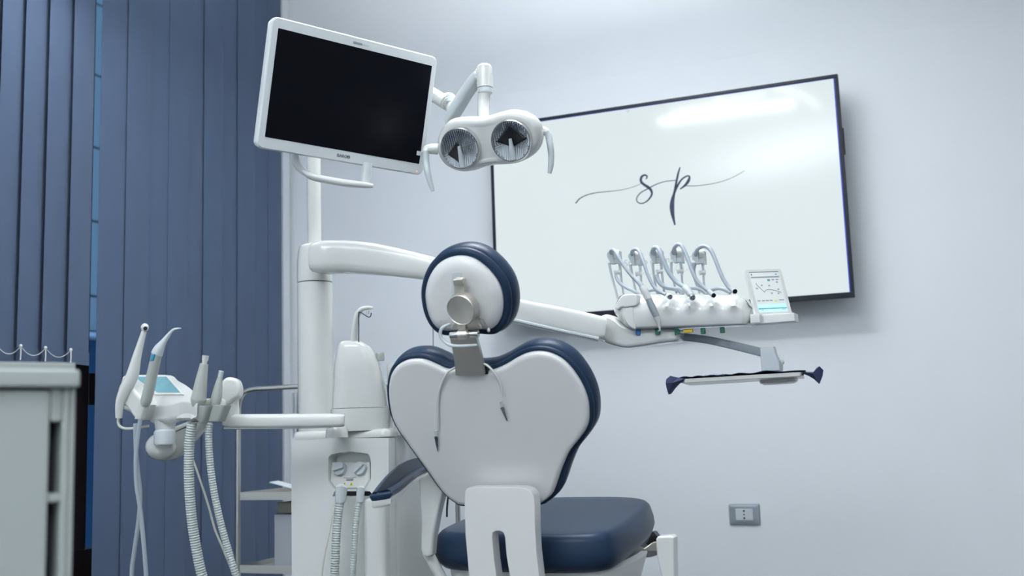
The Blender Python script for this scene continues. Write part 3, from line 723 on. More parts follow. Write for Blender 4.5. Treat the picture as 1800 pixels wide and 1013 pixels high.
# camera wand
t = instr('white intraoral camera wand with round lens, leftmost on the console', 'camera', 'intraoral_camera')
Zi = ZA-.02
MB().tube(Q([(209, 735, Zi), (211, 710, Zi), (218, 690, Zi), (232, 662, Zi), (240, 630, Zi), (247, 604, Zi), (253.5, 582, Zi)]), [6.0*K(Zi), 8*K(Zi), 10*K(Zi), 11*K(Zi), 8*K(Zi), 6*K(Zi), 4.6*K(Zi)], 16, per=4).build('handle', 'white', t)
hd = MB().ball(P(254.5, 576, Zi), 7*K(Zi), 7*K(Zi), 7.5*K(Zi)).build('head', 'white', t)
MB().lathe(P(255.5, 577.5, Zi-7.2*K(Zi)), (CAM-P(255, 577, Zi)), [(3.6*K(Zi), -.002), (3.4*K(Zi), .0005), (2.4*K(Zi), .001)], 14).build('lens', 'black', t)
MB().tube(Q([(209, 733, Zi), (207.5, 742, Zi), (211, 750, Zi), (222, 754, Zi), (240, 752.5, Zi), (262, 749, Zi+.02)]), .0035, 8, per=4).build('cable', 'tube_cream', t)
# air water syringe
t = instr('grey air water syringe with blue button and bent tip on the console', 'syringe', 'dental_syringe')
Zi = ZA-.085
MB().tube(Q([(250.5, 712, Zi), (257, 704, Zi), (266, 665, Zi), (274, 630, Zi), (276, 621, Zi)]), [7*K(Zi), 9.6*K(Zi), 9.5*K(Zi), 9.2*K(Zi), 8.8*K(Zi)], 16, per=3).build('handle', 'grey_plastic', t)
MB().tube(Q([(275.5, 623, Zi), (280, 613, Zi), (287, 602, Zi), (296, 590, Zi), (303, 581.5, Zi), (309, 578.5, Zi), (318.5, 577.5, Zi)]), [10.3*K(Zi), 9*K(Zi), 5.6*K(Zi), 3.8*K(Zi), 2.7*K(Zi), 2*K(Zi), .9*K(Zi)], 14, per=4).build('nozzle', 'light_grey', t)
MB().box(P(269, 629, Zi-.011), (P(272, 620, Zi)-P(266, 640, Zi)), WD, BD, 13*K(Zi), 7*K(Zi), .008, .002).build('button', 'blue_button', t)
MB().tube(Q([(249.5, 714, Zi), (247, 735, Zi), (243, 760, Zi), (239, 800, Zi), (240, 850, Zi), (247, 900, Zi), (253, 960, Zi), (257, 1015, Zi), (262, 1110, Zi), (300, 1230, Zi+.05)]), 3.9*K(Zi), 10, per=5).build('tube', 'tube_grey', t)
tag(MB().tube(Q([(238, 745, ZA-.03), (239, 790, ZA-.03), (242.5, 830, ZA-.03), (246.5, 870, ZA-.03), (243, 920, ZA-.03), (236, 970, ZA-.03), (231.5, 1015, ZA-.03), (236, 1110, ZA-.02), (290, 1240, ZA)]), 3.9*K(ZA), 10, per=5).build('supply_tube', 'tube_grey'), 'pale blue grey tube crossing behind the syringe tube below the console', 'tube')
# big suction handle
t = instr('large white suction wand with a wide ribbed hose on the console', 'suction wand', 'suction_wand', 'suction wands on the assistant console')
Zi = ZA-.078
MB().tube(Q([(346.5, 716, Zi), (348.5, 704, Zi), (350, 695, Zi), (355, 662, Zi), (359, 640, Zi)]), [9*K(Zi), 13.5*K(Zi), 12.8*K(Zi), 9.5*K(Zi), 7*K(Zi)], 18, per=3).build('handle', 'wand_grey', t)
MB().tube(Q([(359, 641, Zi), (360.3, 633, Zi)]), 4.6*K(Zi), 14).tube(Q([(360.2, 634, Zi), (361.5, 625.5, Zi)]), [5.6*K(Zi), 6.2*K(Zi)], 14).build('cap', 'white', t)
pts, rad = ribbed(Q([(338, 743, Zi-.0), (334.5, 765, Zi), (332.5, 790, Zi), (332, 830, Zi), (333.5, 870, Zi), (338, 920, Zi), (346, 970, Zi), (355.5, 1013, Zi), (380, 1090, Zi), (440, 1180, Zi+.08), (520, 1240, Zi+.16)]), 8.6*K(Zi), amp=.09)
MB().tube(pts, rad, 12).build('ribbed_hose', 'hose', t)
# small suction handle
t = instr('small white saliva ejector with a narrow ribbed hose, rightmost on the console', 'suction wand', 'saliva_ejector', 'suction wands on the assistant console')
Zi = ZA-.063
MB().tube(Q([(378, 714, Zi), (380, 703, Zi), (383, 685, Zi), (386, 668, Zi), (387.5, 662, Zi)]), [7*K(Zi), 9.5*K(Zi), 8*K(Zi), 5.2*K(Zi), 4*K(Zi)], 16, per=3).build('handle', 'wand_grey', t)
MB().tube(Q([(387, 663, Zi), (389, 652.5, Zi)]), [4.6*K(Zi), 4.6*K(Zi)], 12).build('cap', 'light_grey', t)
pts, rad = ribbed(Q([(369, 741, Zi), (367, 760, Zi), (367.5, 790, Zi), (371, 830, Zi), (377, 870, Zi), (388, 920, Zi), (402, 970, Zi), (416, 1015, Zi), (445, 1090, Zi+.04), (500, 1170, Zi+.12), (540, 1220, Zi+.2)]), 6.2*K(Zi), amp=.10)
MB().tube(pts, rad, 12).build('ribbed_hose', 'hose', t)
tag(MB().tube(Q([(338, 806, ZA-.01), (344, 822, ZA-.01), (357, 860, ZA-.01), (368, 895, ZA-.01), (378, 932, ZA-.01), (392, 965, ZA-.01), (412, 1015, ZA-.01), (440, 1090, ZA+.03), (500, 1180, ZA+.1)]), .0028, 8, per=5).build('thin_tube', 'tube_cream'), 'thin cream tube running between the two ribbed suction hoses', 'tube')

# ================================================================== MONITOR
mo = thing('monitor', 'tilted white framed medical monitor with black screen on a post', 'monitor')
mc, mx_, my_, mn, mw, mh = rectfit([(492, 50), (761.5, 116.6), (733.7, 287.8), (462, 240)], 2.78)
km = mw/276.
oL, oR, oT, oB = 11*km, 10*km, 16*km, 18*km
oc = mc+mx_*((oR-oL)/2)+my_*((oT-oB)/2); OW, OH = mw+oL+oR, mh+oT+oB
pol = [oc+mx_*x+my_*y for x, y in rrect(OW, OH, .018, 6)]
MB().slab(pol, -mn, [(.003, -.001), (.0, .003), (.0, .012), (.004, .030), (.02, .042), (.05, .048)]).build('housing', 'monitor_white', mo)
MB().slab([mc+mx_*x+my_*y+mn*.0012 for x, y in rrect(mw, mh, .0015, 2)], mn, [(0, 0), (.0002, .0006)]).build('display', 'screen_off', mo)
def mpx(px, py): return onpl(px, py, mc+mn*.0016, mn)
MB().box(oc-my_*(OH/2-9*km)+mx_*0+mn*.002, mx_, my_, mn, .002, .002, .0002, .0001) 
tb_ = text_mesh('BARCO', .0135, mpx(592, 275.3), mx_, my_, 'ink_thin', 'logo_text', mo, space=1.0)
xs = [(v.co-mpx(592, 275.3)).dot(mx_) for v in tb_.data.vertices]; q = (mpx(615, 279)-mpx(592, 275.3)).length/max(xs); o_ = mpx(592, 275.3)
for v in tb_.data.vertices: v.co = o_+(v.co-o_)*q
MB().box(mpx(611.5, 275.6)+mn*.0003, mx_, my_, mn, 6.5*km, 1.1*km, .0004, .0001).build('logo_bar', 'ink_thin', mo)
MB().box(mpx(629, 76.2), mx_, my_, mn, 16*km, 3.4*km, .0005, .0002).build('model_mark', 'plate_grey', mo)
MB().box(mpx(643, 79.4), mx_, my_, mn, 13*km, 2.6*km, .0005, .0002).build('model_mark', 'light_grey', mo)
MB().ball(mpx(732.8, 301.8), 1.2*km, 1.2*km, 1.2*km, n=8).build('power_light', 'led', mo)
MB().box(mpx(735.5, 269.5)+mn*.001, mx_, my_, mn, 7*km, 7*km, .002, .0005).build('front_tab', 'monitor_white', mo)
MB().box(P(555.5, 185, 2.90), WD, ZD, BD, .10, .10, .15, .01).build('mount_block', 'monitor_white', mo)
# handle below
hz_ = 2.76
MB().tube(Q([(518, 262, hz_), (519.5, 280, hz_), (524, 291, hz_), (532, 300, hz_), (541, 306, hz_)]), [.0095, .0098, .0095, .0085, .008], 12, per=3, ref=BD, flat=1.2).build('handle_strut', 'monitor_white', mo)
MB().tube(Q([(646, 286, hz_), (645, 300, hz_), (643.5, 312, hz_), (642, 322, hz_)]), [.0108, .0105, .0102, .010], 12, per=3, ref=BD, flat=1.2).build('handle_strut', 'monitor_white', mo)
oval(MB(), Q([(532, 301, hz_-.01), (545, 309, hz_-.01), (565, 314.5, hz_-.01), (600, 321, hz_-.01), (635, 325, hz_-.01), (656, 327, hz_-.01)]), [.004, .0085, .0095, .0095, .0085, .005], [.006, .012, .014, .014, .012, .006], pw=.8).build('handle_bar', 'white', mo)

# ================================================================== OPERATING LAMP
la = thing('operating_lamp', 'white twin reflector dental operating lamp with two curved handles', 'dental lamp')
ZL = 2.72
ln_ = (-BD*.90-ZD*.42).normalized()
l0 = P(855, 252, ZL); lp = plane(l0, ln_)
xd = (lp(940, 246)-lp(770, 262)).normalized(); yd = ln_.cross(xd)
# front face outline (bezel) and bulky shell
shell_o = [(762, 242), (766.5, 226), (781, 213), (800, 206.5), (836.6, 203), (858, 199.5), (879, 194.5), (900.6, 192.5), (921, 197), (937, 207.5), (946, 223), (947.3, 240), (942, 258), (927, 273.5), (911, 283.6), (890, 288.2), (868.6, 288.6), (847, 292), (831, 297), (810, 299.6), (788.6, 295), (772.6, 282), (763.5, 263)]
face_o = [(772, 258), (776, 238), (790, 224.5), (810, 219.5), (850, 218.5), (879, 210.5), (900, 207), (921, 212), (937, 226), (941, 245), (935, 262), (920, 274), (900, 282), (880, 284), (862, 285), (845, 289), (825, 295), (805, 296), (785, 287), (775, 273)]
lsh = pxcurve(lp, [(x, y-3 if y < 230 else y) for x, y in face_o], 4)
# sweep: face edge -> widest rim set back -> domed back
mb = MB()
backn = -ln_
mb.loft([[p+backn*al for p in inset(lsh, ln_, ins)] for ins, al in ((.0125, .0022), (.0095, .0008), (.003, -.0008), (-.004, .002), (-.009, .010), (-.0125, .022), (-.011, .036), (-.002, .052), (.012, .062), (.03, .068))], True, True)
mb.build('housing', 'white', la)
for cx, cy, rx, tint in ((810.7, 259.8, 34.5, 0), (900.3, 246.5, 34.5, 1)):
    c = lp(cx, cy); r = rx*K(ZL)
    MB().lathe(c, ln_, [(r*1.11, -.003), (r*1.09, .006), (r*1.05, .0128), (r*1.0, .0128), (r*1.0, .004)], 40, cap=False).build('lens_ring', 'chrome', la)
    rfo = MB(); NXr, NRr = 288, 26; RR_ = []
    for a in range(NRr+1):
        rr = r*(a+.02)/(NRr+.02); row = []
        for b in range(NXr):
            t_ = 2*math.pi*b/NXr; x = rr*math.cos(t_); y = rr*math.sin(t_)
            h_ = .0012+.0105*(rr/r)**2; fx = (x/r*9) % 1.0
            edge = min(1, (1-rr/r)*12)
            row.append(c+xd*x+yd*y+ln_*(h_+edge*.0016*(1-abs(2*fx-1))))
        RR_.append(row)
    rfo.loft(RR_, True, False)
    ro = rfo.build('reflector', 'reflector', la, sharp=.5)
    MB().tube([c-yd*(r*.93)+ln_*.010, c-yd*(r*.35)+ln_*.012, c+yd*(r*.12)+ln_*.013], [.0085, .0062, .0040], 12, ref=ln_).build('bulb_shield', 'light_grey', la)
    # black patch painted in for the reflection of dark objects
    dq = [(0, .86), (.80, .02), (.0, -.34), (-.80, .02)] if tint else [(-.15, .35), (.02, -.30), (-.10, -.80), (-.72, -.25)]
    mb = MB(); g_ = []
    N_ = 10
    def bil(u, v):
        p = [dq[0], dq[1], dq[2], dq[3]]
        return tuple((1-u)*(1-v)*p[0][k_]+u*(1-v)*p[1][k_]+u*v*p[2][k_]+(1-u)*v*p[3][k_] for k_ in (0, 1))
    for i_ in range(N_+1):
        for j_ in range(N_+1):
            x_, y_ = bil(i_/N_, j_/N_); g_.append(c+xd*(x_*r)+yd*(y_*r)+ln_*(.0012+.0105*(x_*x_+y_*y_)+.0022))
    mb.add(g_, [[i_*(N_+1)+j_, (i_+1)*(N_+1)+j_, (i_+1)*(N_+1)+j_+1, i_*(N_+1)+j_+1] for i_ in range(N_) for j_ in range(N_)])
    fo = mb.build('painted_reflection', 'black', la); fo.modifiers.new('thick', 'SOLIDIFY').thickness = .0008
    for a in (-.9, -.5, 3.6, 4.1, 5.9):
        MB().box(c+xd*(r*.95*math.cos(a))+yd*(r*.95*math.sin(a))+ln_*.0115, xd, yd, ln_, .004, .004, .002, .001).build('retaining_clip', 'chrome', la)
mb = MB(); ribbon(mb, lp, [(843, 289, .8), (855, 286, 1.1), (873, 284.2, .8)], ln_*.0008); mb.build('seam_line', 'plate_grey', la)
# handles
MB().tube(Q([(940, 234, ZL+.02), (950, 231.5, ZL+.02), (958, 230.5, ZL+.02), (963, 236, ZL+.015)]), [9.5*K(ZL), 9.2*K(ZL), 7.5*K(ZL), 6*K(ZL)], 14, per=3).build('handle_stub', 'white', la)
MB().tube(Q([(960, 231, ZL+.01), (964.5, 240, ZL+.01), (967.5, 258, ZL), (969, 275, ZL), (968, 292, ZL), (966, 305, ZL)]), [5.5*K(ZL), 6*K(ZL), 5.8*K(ZL), 5.4*K(ZL), 5*K(ZL), 3.6*K(ZL)], 14, per=4).build('handle', 'light_grey', la)
MB().tube(Q([(770, 262, ZL+.02), (758, 262, ZL+.02), (750, 263, ZL+.02), (747.5, 270, ZL+.015)]), [10*K(ZL), 9.5*K(ZL), 7.5*K(ZL), 6*K(ZL)], 14, per=3).build('handle_stub', 'white', la)
MB().tube(Q([(749, 265, ZL+.01), (749, 285, ZL+.01), (751.5, 302, ZL), (756, 320, ZL), (761, 336, ZL)]), [5.5*K(ZL), 5.8*K(ZL), 5.4*K(ZL), 4.8*K(ZL), 3.4*K(ZL)], 14, per=4).build('handle', 'light_grey', la)
# arm system
ZH = 2.86
MB().lathe(P(852.5, 155, ZH), ZD, [(14*K(ZH), 0), (14.3*K(ZH), 22*K(ZH)), (14*K(ZH), 22.3*K(ZH)), (14*K(ZH), 22.9*K(ZH)), (13.8*K(ZH), 37*K(ZH)), (12*K(ZH), 40.5*K(ZH)), (8*K(ZH), 43.5*K(ZH)), (3*K(ZH), 45*K(ZH))], 28).build('swivel_head', 'white', la)
MB().lathe(P(852.5, 156, ZH), -ZD, [(13.6*K(ZH), 0), (13*K(ZH), 8*K(ZH)), (10*K(ZH), 10*K(ZH))], 28).build('swivel_collar', 'light_grey', la)
MB().tube(Q([(851, 158, ZH), (850, 185, ZH), (850.5, 215, ZH-.03), (853, 240, ZL+.06)]), [11*K(ZH), 11*K(ZH), 10.5*K(ZH), 10*K(ZH)], 16, per=3).build('drop_arm', 'white', la)
oval(MB(), Q([(788, 214, 2.975), (803, 190, 2.95), (820, 163, 2.92), (836, 140, 2.885), (842, 132, 2.87)]), [.016, .0175, .017, .0155, .013], [.018, .018, .017, .016, .014], pw=.5).build('spring_arm', 'light_grey', la)
MB().ball(P(841, 135, 2.88), .012, .014, .026).build('arm_knuckle', 'white', la)
MB().lathe(P(789.5, 214, 2.97), ZD, [(6.5*K(3), 0), (6.5*K(3), 30*K(3)), (12*K(3), 34*K(3)), (12*K(3), 46*K(3)), (8*K(3), 50*K(3))], 20).build('joint_post', 'light_grey', la)
MB().ball(P(797, 192, 2.965), .022, .02, .024).build('joint_cover', 'white', la)

# ================================================================== DELIVERY CONSOLE
dc = thing('delivery_console', 'white instrument console with five hose arms in front of the television', 'console')
ea = (P(1316, 545, 2.80)-P(1096, 552, 2.95)); axl = ea.length; ex = ea.normalized(); ex = Vector((ex.x, ex.y, 0)).normalized()
ey = Vector((-ex.y, ex.x, 0))    # away from the viewer
def dZ(px): return 2.95-(px-1096)/220*.15
def DP(px, py, off=0): return P(px, py, dZ(px)+off)
# cross-section (y away, z) varies along the length; scallops in the upper front edge
def topy(px): return np.interp(px, [1082, 1090, 1100, 1300, 1312, 1320], [538, 520, 516.5, 518, 526, 540])
def boty(px): return np.interp(px, [1082, 1094, 1110, 1122, 1316, 1320], [552, 566, 578, 580, 573.5, 565])
R_ = []; Nn = 84
for i in range(Nn+1):
    px = 1083+(1321-1083)*i/Nn; zt2 = DP(px, topy(px)).z; zb2 = DP(px, boty(px)).z; H = zt2-zb2
    c = DP(px, 550); c.z = 0
    sc2 = 0
    for q in (1183, 1222, 1261, 1297): sc2 = max(sc2, math.exp(-((px-q)/10.5)**2))
    e_ = min(1, (px-1083)/22, (1321-px)/10); e_ = max(.12, e_)**.5
    fr = -.040*e_
    prof = [(.07, zb2+.006), (.02, zb2), (fr+.008, zb2), (fr, zb2+.006), (fr-.001, zb2+H*.30), (fr-.001-.004*sc2, zb2+H*.48), (fr+.002-.013*sc2, zb2+H*.60), (fr+.010-.013*sc2, zb2+H*.72), (fr+.020-.006*sc2, zb2+H*.85), (fr+.036, zt2-.003), (-.0, zt2), (.04, zt2+.002), (.075, zt2-.01), (.085, zb2+H*.6), (.085, zb2+H*.3)]
    R_.append([c+ey*y+ZD*z for y, z in prof])
MB().loft(R_).build('console_body', 'white', dc, sharp=1.0)
# cover lip at the left end
MB().slab(pxcurve(plane(DP(1090, 540, -.045), -ey), [(1081, 541), (1084, 532), (1092, 520), (1102, 517.5), (1118, 518), (1119, 536), (1100, 540.5), (1092, 540), (1086, 545)], 3), ey, roundprof(.10, .004)).build('end_cover', 'white', dc)
MB().slab(pxcurve(plane(DP(1103, 560, -.047), -ey), [(1094, 547), (1100, 542), (1112, 541), (1114, 562), (1117, 578), (1108, 576), (1099, 565)], 3), ey, roundprof(.05, .004)).build('end_cheek', 'white', dc)
for x0, y0, m_ in ((1122, 584.5, 'tab_blue'), (1156, 583.5, 'tab_green'), (1190, 583.5, 'tab_green'), (1236, 582, 'tab_green'), (1270, 580.5, 'tab_green')):
    MB().box(DP(x0, y0, -.022), ex, ey, ZD, 8*K(2.88), .010, 10*K(2.88), .0015).build('hose_tab', m_, dc, label={'tab_blue': 'blue hose tab', 'tab_green': 'green hose tab'}[m_])
MB().box(DP(1210, 582.0, -.022), ex, ey, ZD, 16*K(2.88), .010, 6*K(2.88), .0015).build('hose_tab', 'tab_yellow', dc, label='yellow hose tab')
MB().box(DP(1198, 581.6, -.022), ex, ey, ZD, 9*K(2.88), .004, 1.6*K(2.88), .0005).build('hose_tab', 'tab_green', dc, label='thin green tab')
# support head under the console and round joint
sp0 = plane(P(1100, 585, 2.925), -BD)
MB().slab(pxcurve(sp0, [(1043, 576), (1047, 562), (1058, 553.5), (1070, 553), (1083, 560), (1096, 570), (1125, 576), (1160, 577), (1192, 579), (1194, 590), (1189, 599.5), (1160, 603), (1130, 608), (1100, 611.5), (1085, 609), (1065, 603), (1050, 594), (1044, 586)], 4), BD, roundprof(.07, .012)).build('support_head', 'white', dc)
MB().box(P(1057, 597.5, 2.885), (P(1064, 600, 2.9)-P(1050, 594, 2.9)), ZD, BD, 13*K(2.9), 3*K(2.9), .006, .0008).build('screw_plate', 'chrome', dc)

# whip arms
whips = [ # head, legs (left pts, right pts), back dip
 ((1076.6, 449), [(1071, 462), (1074, 480), (1080, 502), (1086.5, 526)], [(1089, 463), (1091, 480), (1093.5, 500), (1096.5, 520)]),
 ((1114, 451), [(1108, 465), (1111, 482), (1115, 500), (1119, 520)], [(1124.5, 464), (1126, 480), (1127.5, 500), (1129.5, 520)]),
 ((1151, 447.5), [(1147, 461), (1148.5, 478), (1151.5, 498), (1155.5, 518)], [(1162, 461), (1163.5, 478), (1165.5, 498), (1168, 518)]),
 ((1187, 447), [(1180, 461), (1180.5, 478), (1184, 495), (1189.5, 516)], [(1196.5, 460), (1198, 478), (1199.5, 498), (1202, 516)]),
 ((1226, 449), [(1218, 462), (1219.5, 478), (1224, 496), (1230, 516)], [(1235, 461), (1236, 478), (1237.5, 498), (1239.5, 516)])]
for (hx, hy), lg, rg in whips:
    Z = dZ(hx)+.035; k_ = K(Z)
    def W(px, py, d=0): return P(px, py, Z+d)
    w = MB().slab([W(x, y, -.010) for x, y in [(hx-9.5, hy-5), (hx-6, hy-8.5), (hx-.5, hy-9.5), (hx+1, hy+2), (hx+2, hy+15), (hx-3, hy+15), (hx-8, hy+6), (hx-10.5, hy)]], BD, roundprof(.020, .0015, 2)).build('whip_head', 'light_grey', dc)
    MB().slab([W(x, y, -.010) for x, y in [(hx+9.5, hy-8.5), (hx+12.5, hy-7.5), (hx+13.5, hy+6), (hx+14, hy+15), (hx+10.5, hy+15)]], BD, roundprof(.020, .001, 2)).build('cheek', 'light_grey', w)
    MB().tube([W(hx+1.5, hy-2), W(hx+10.5, hy-2)], 8*k_, 16).build('roller', 'white', w)
    MB().box(W(hx+6.3, hy+10), WD, ZD, BD, 15*k_, 10*k_, .012, .002).build('cross_piece', 'light_grey', w)
    MB().tube([W(hx+3, hy+31), W(hx+8, hy+30), W(hx+14, hy+30)], [4.6*k_, 3.4*k_, 4.6*k_], 12).build('lower_roller', 'white', w)
    for pth in (lg, rg):
        MB().tube([W(x, y) for x, y in pth], [2.6*k_, 2.2*k_, 1.9*k_, 1.9*k_], 8, per=3).build('whip_rod', 'light_grey', w)
# hoses with their instruments: each hose is a thing
def hose(label, up, r, low=None, cuff=None, dz0=.03, dz1=-.075):
    t = thing('instrument_hose', label, 'hose', 'hoses of the delivery console')
    n = len(up); pts = []
    for i, (x, y) in enumerate(up): pts.append(P(x, y, dZ(1080+(up[0][0]-1076))+dz0+(dz1-dz0)*(i/(n-1))**.8))
    MB().tube(pts, r, 10, per=5).build('tube', 'tube_grey', t)
    if low:
        q = [P(x, y, dZ(low[0][0])+.03-.04*i/(len(low)-1)) for i, (x, y) in enumerate(low)]
        MB().tube(q, r, 10, per=5).build('return_tube', 'tube_grey', t)
    return t, pts
RR = 3.1*K(2.9)
def connector(t, px, py, Z, d, r, L_=.03, body='light_grey', face='plate_grey'):
    # d: direction the connector points (towards the viewer, down)
    c = P(px, py, Z); d = d.normalized()
    MB().lathe(c-d*L_, d, [(r*.75, 0), (r, .006), (r, L_-.001), (r*.9, L_)], 18).build('connector', body, t)
    MB().lathe(c, d, [(r*.86, 0), (r*.86, .0012), (r*.5, .0015)], 16).build('connector_face', face, t)
    for a in (0, 2.1, 4.2):
        e1 = d.cross(ZD).normalized(); e2 = d.cross(e1)
        MB().lathe(c+(e1*math.cos(a)+e2*math.sin(a))*(r*.45)+d*.0014, d, [(r*.2, 0), (r*.2, .0008)], 8).build('port', 'black', t)
t, pts = hose('first grey hose from the left holding the scaler handpiece over the console', [(1075, 446), (1074, 441), (1079, 439.5), (1084, 446), (1091, 459), (1100, 472), (1113, 488), (1124, 499), (1129, 504)], RR, [(1082, 484), (1086, 493), (1093, 501), (1103, 507), (1112, 511), (1126, 519)])
hpz = [P(1113, 487, 2.885), P(1126, 500, 2.87), P(1133, 511, 2.865), P(1141, 529, 2.86)]
MB().tube(hpz[:3], [RR, 4.6*K(2.87), 6.2*K(2.87)], 12, per=3).build('hose_sleeve', 'tube_grey', t)
hpc = thing('scaler_handpiece', 'white and silver scaler handpiece with hooked tip hanging over the console front', 'handpiece')
MB().tube([P(1128, 504, 2.866), P(1133, 512, 2.863), P(1140, 526, 2.86)], [5.4*K(2.86), 6.3*K(2.86), 6.3*K(2.86)], 14, per=3).build('rear_body', 'white', hpc)
MB().tube([P(1139.5, 525, 2.86), P(1147, 542, 2.855), P(1155, 558, 2.85)], [6.1*K(2.86), 6.4*K(2.86), 5.6*K(2.86)], 16, per=3).build('silver_sleeve', 'plate_grey', hpc)
MB().tube([P(1154, 556.5, 2.85), P(1157, 566, 2.85), P(1158.5, 573, 2.85), P(1160, 580, 2.85), P(1157, 583, 2.852)], [5.7*K(2.86), 4.2*K(2.86), 2.6*K(2.86), 1.5*K(2.86), .8*K(2.86)], 12, per=3).build('tip', 'white', hpc)
toC = (CAM-P(1200, 520, 2.8)).normalized()
t, pts = hose('second grey hose from the left ending in a round connector on the console', [(1111, 449), (1111, 442), (1117, 438), (1123, 441.5), (1128, 452), (1133, 466), (1139, 484), (1148, 502), (1158, 512), (1170, 518)], RR, [(1132, 510), (1141, 511), (1149, 509.5), (1156, 512), (1164, 518), (1172, 520)])
connector(t, 1177.7, 522, dZ(1178)-.07, toC+WD*.15-ZD*.15, 4.8*K(2.85), .03)
t, pts = hose('middle grey hose ending in the thickest silver connector on the console', [(1148, 447), (1147.5, 440), (1152, 435), (1158, 438), (1164, 453), (1175, 478), (1188, 495), (1200, 503), (1208, 508)], 4.0*K(2.9), [(1154, 484), (1156, 492), (1162, 500), (1171, 505.5), (1183, 507.5), (1193, 510), (1200, 518)])
MB().tube([P(1203, 504.5, dZ(1170)-.06), P(1209, 511, dZ(1170)-.068), P(1216, 521, dZ(1170)-.075)], [5.2*K(2.85), 6.4*K(2.85), 6.2*K(2.85)], 14, per=2).build('coupling', 'light_grey', t)
connector(t, 1217.5, 523.5, dZ(1217)-.078, toC+WD*.35-ZD*.35, 5.3*K(2.85), .02, 'chrome')
t, pts = hose('fourth grey hose from the left, looping highest, with dark ended connector', [(1184, 447), (1184.5, 438), (1190, 430.5), (1197, 431), (1203, 441), (1210, 458), (1216, 475), (1224, 492), (1235, 504), (1246, 512.5)], 3.5*K(2.9), [(1206, 508), (1215, 506.5), (1225, 507), (1236, 512), (1243, 518)])
MB().tube([P(1245, 511.5, dZ(1210)-.065), P(1253, 518.5, dZ(1210)-.073)], [4.3*K(2.8), 4.5*K(2.8)], 14).build('coupling', 'light_grey', t)
connector(t, 1254.5, 519.5, dZ(1254)-.078, toC+WD*.35-ZD*.2, 4.4*K(2.8), .012, 'tube_grey', 'black')
t, pts = hose('rightmost grey hose arching to the dark connector nearest the tablet', [(1222, 450), (1225, 440), (1233, 433.5), (1242, 434), (1250, 441), (1257, 456), (1264, 474), (1272, 492), (1281, 505), (1288, 510.5)], 3.5*K(2.9), [(1246, 514), (1255, 508.5), (1265, 507), (1275, 510), (1284, 515)])
MB().tube([P(1222, 462, dZ(1222)+.03), P(1219, 475, dZ(1222)+.03), P(1222, 490, dZ(1222)+.03), P(1228, 505, dZ(1222)+.02)], 3.3*K(2.9), 10, per=4).build('return_tube', 'tube_grey', t)
connector(t, 1292, 512.5, dZ(1292)-.078, toC+WD*.35-ZD*.2, 4.6*K(2.8), .014, 'tube_grey', 'black')

# ================================================================== TABLET on the console
tb0 = thing('control_tablet', 'small white tablet showing a chart, standing right of the console', 'tablet')
tc_, tx_, ty_, tn_, tw, th = rectfit([(1316, 479), (1367.6, 477), (1384.8, 547.7), (1334.4, 549.5)], 2.80)
_r = ray(1350.5, 513); _X = RT*51.6+UP*2; _Y = -RT*17.9+UP*70.9; _a = 22.0
_b = -(_X.dot(_Y)+_a*_r.dot(_Y))/(_r.dot(_X)+_a*_r.dot(_r))
_X = (_X+_r*_a)*K(2.8); _Y = (_Y+_r*_b)*K(2.8)
tc_ = P(1350.6, 513.3, 2.8); tx_, ty_ = _X.normalized(), _Y.normalized(); tn_ = tx_.cross(ty_); tw, th = _X.length, _Y.length
print('tablet', tw, th, tn_, tx_.dot(ty_))
kt = tw/56.
MB().slab([tc_+tx_*(x+.3*kt)+ty_*(y) for x, y in rrect(tw+13*kt, th+9*kt, .004, 4)], -tn_, [(.001, -.0008), (0, 0), (0, .008), (.002, .010)]).build('tablet_case', 'white_matt', tb0)
MB().slab([tc_+tx_*x+ty_*y+tn_*.001 for x, y in rrect(tw, th, .0008, 2)], tn_, [(0, 0), (0, .0004)]).build('tablet_display', 'tablet_screen', tb0)
def tq(u, v): return tc_+tx_*((u-.5)*tw)+ty_*((.5-v)*th)+tn_*.0017
def tbar(u0, u1, v0, v1, m_, nm='screen_mark'):
    MB().box((tq(u0, v0)+tq(u1, v1))/2, tx_, ty_, tn_, (u1-u0)*tw, (v1-v0)*th, .0003, .0001).build(nm, m_, tb0)
tbar(0, 1, 0, .02, 'tablet_ink'); tbar(.02, .98, .12, .155, 'ink_grey'); tbar(.04, .08, .05, .09, 'tablet_ink'); tbar(.86, .93, .06, .085, 'pouch_teal')
tbar(.55, .64, .19, .24, 'pouch_teal'); tbar(.70, .79, .19, .22, 'ink_grey'); tbar(.84, .93, .19, .22, 'ink_grey')
for u in (.05, .2, .33, .46): tbar(u, u+.10, .70, .73, 'ink_grey')
tbar(.62, .71, .71, .75, 'tablet_green'); tbar(.78, .95, .70, .725, 'ink_grey'); tbar(.02, .98, .80, 1.0, 'tablet_blue'); tbar(.02, .98, .895, .925, 'pouch_teal'); tbar(.12, .17, .93, .96, 'tablet_ink'); tbar(.8, .92, .93, .95, 'ink_grey')
for u, v in ((.13, .41), (.32, .34), (.57, .35), (.6, .54), (.85, .45), (.86, .27), (.82, .55)): tbar(u-.03, u+.03, v-.018, v+.018, 'ink_grey')
tfn = lambda u, v: tq(u, v)
def tcurve(pts):
    c = catmull([(u, v, 0) for u, v in pts], 8)
    MB().tube([tq(p.x, p.y) for p in c], .0007, 6).build('chart_line', 'tablet_ink', tb0)
tcurve([(.14, .28), (.17, .34), (.26, .42), (.36, .51)]); tcurve([(.36, .51), (.42, .46), (.55, .45), (.75, .48), (.92, .53)])
le = P(1360, 561.5, 2.775)
MB().box(P(1361, 561.5, 2.775), ex, ey, ZD, 77*K(2.78), .05, 15*K(2.78), .002).build('ledge', 'white_matt', tb0)
MB().box(P(1331, 561.5, 2.773), ex, ey, ZD, 17*K(2.78), .054, 15.6*K(2.78), .002).build('ledge_end', 'white', tb0)

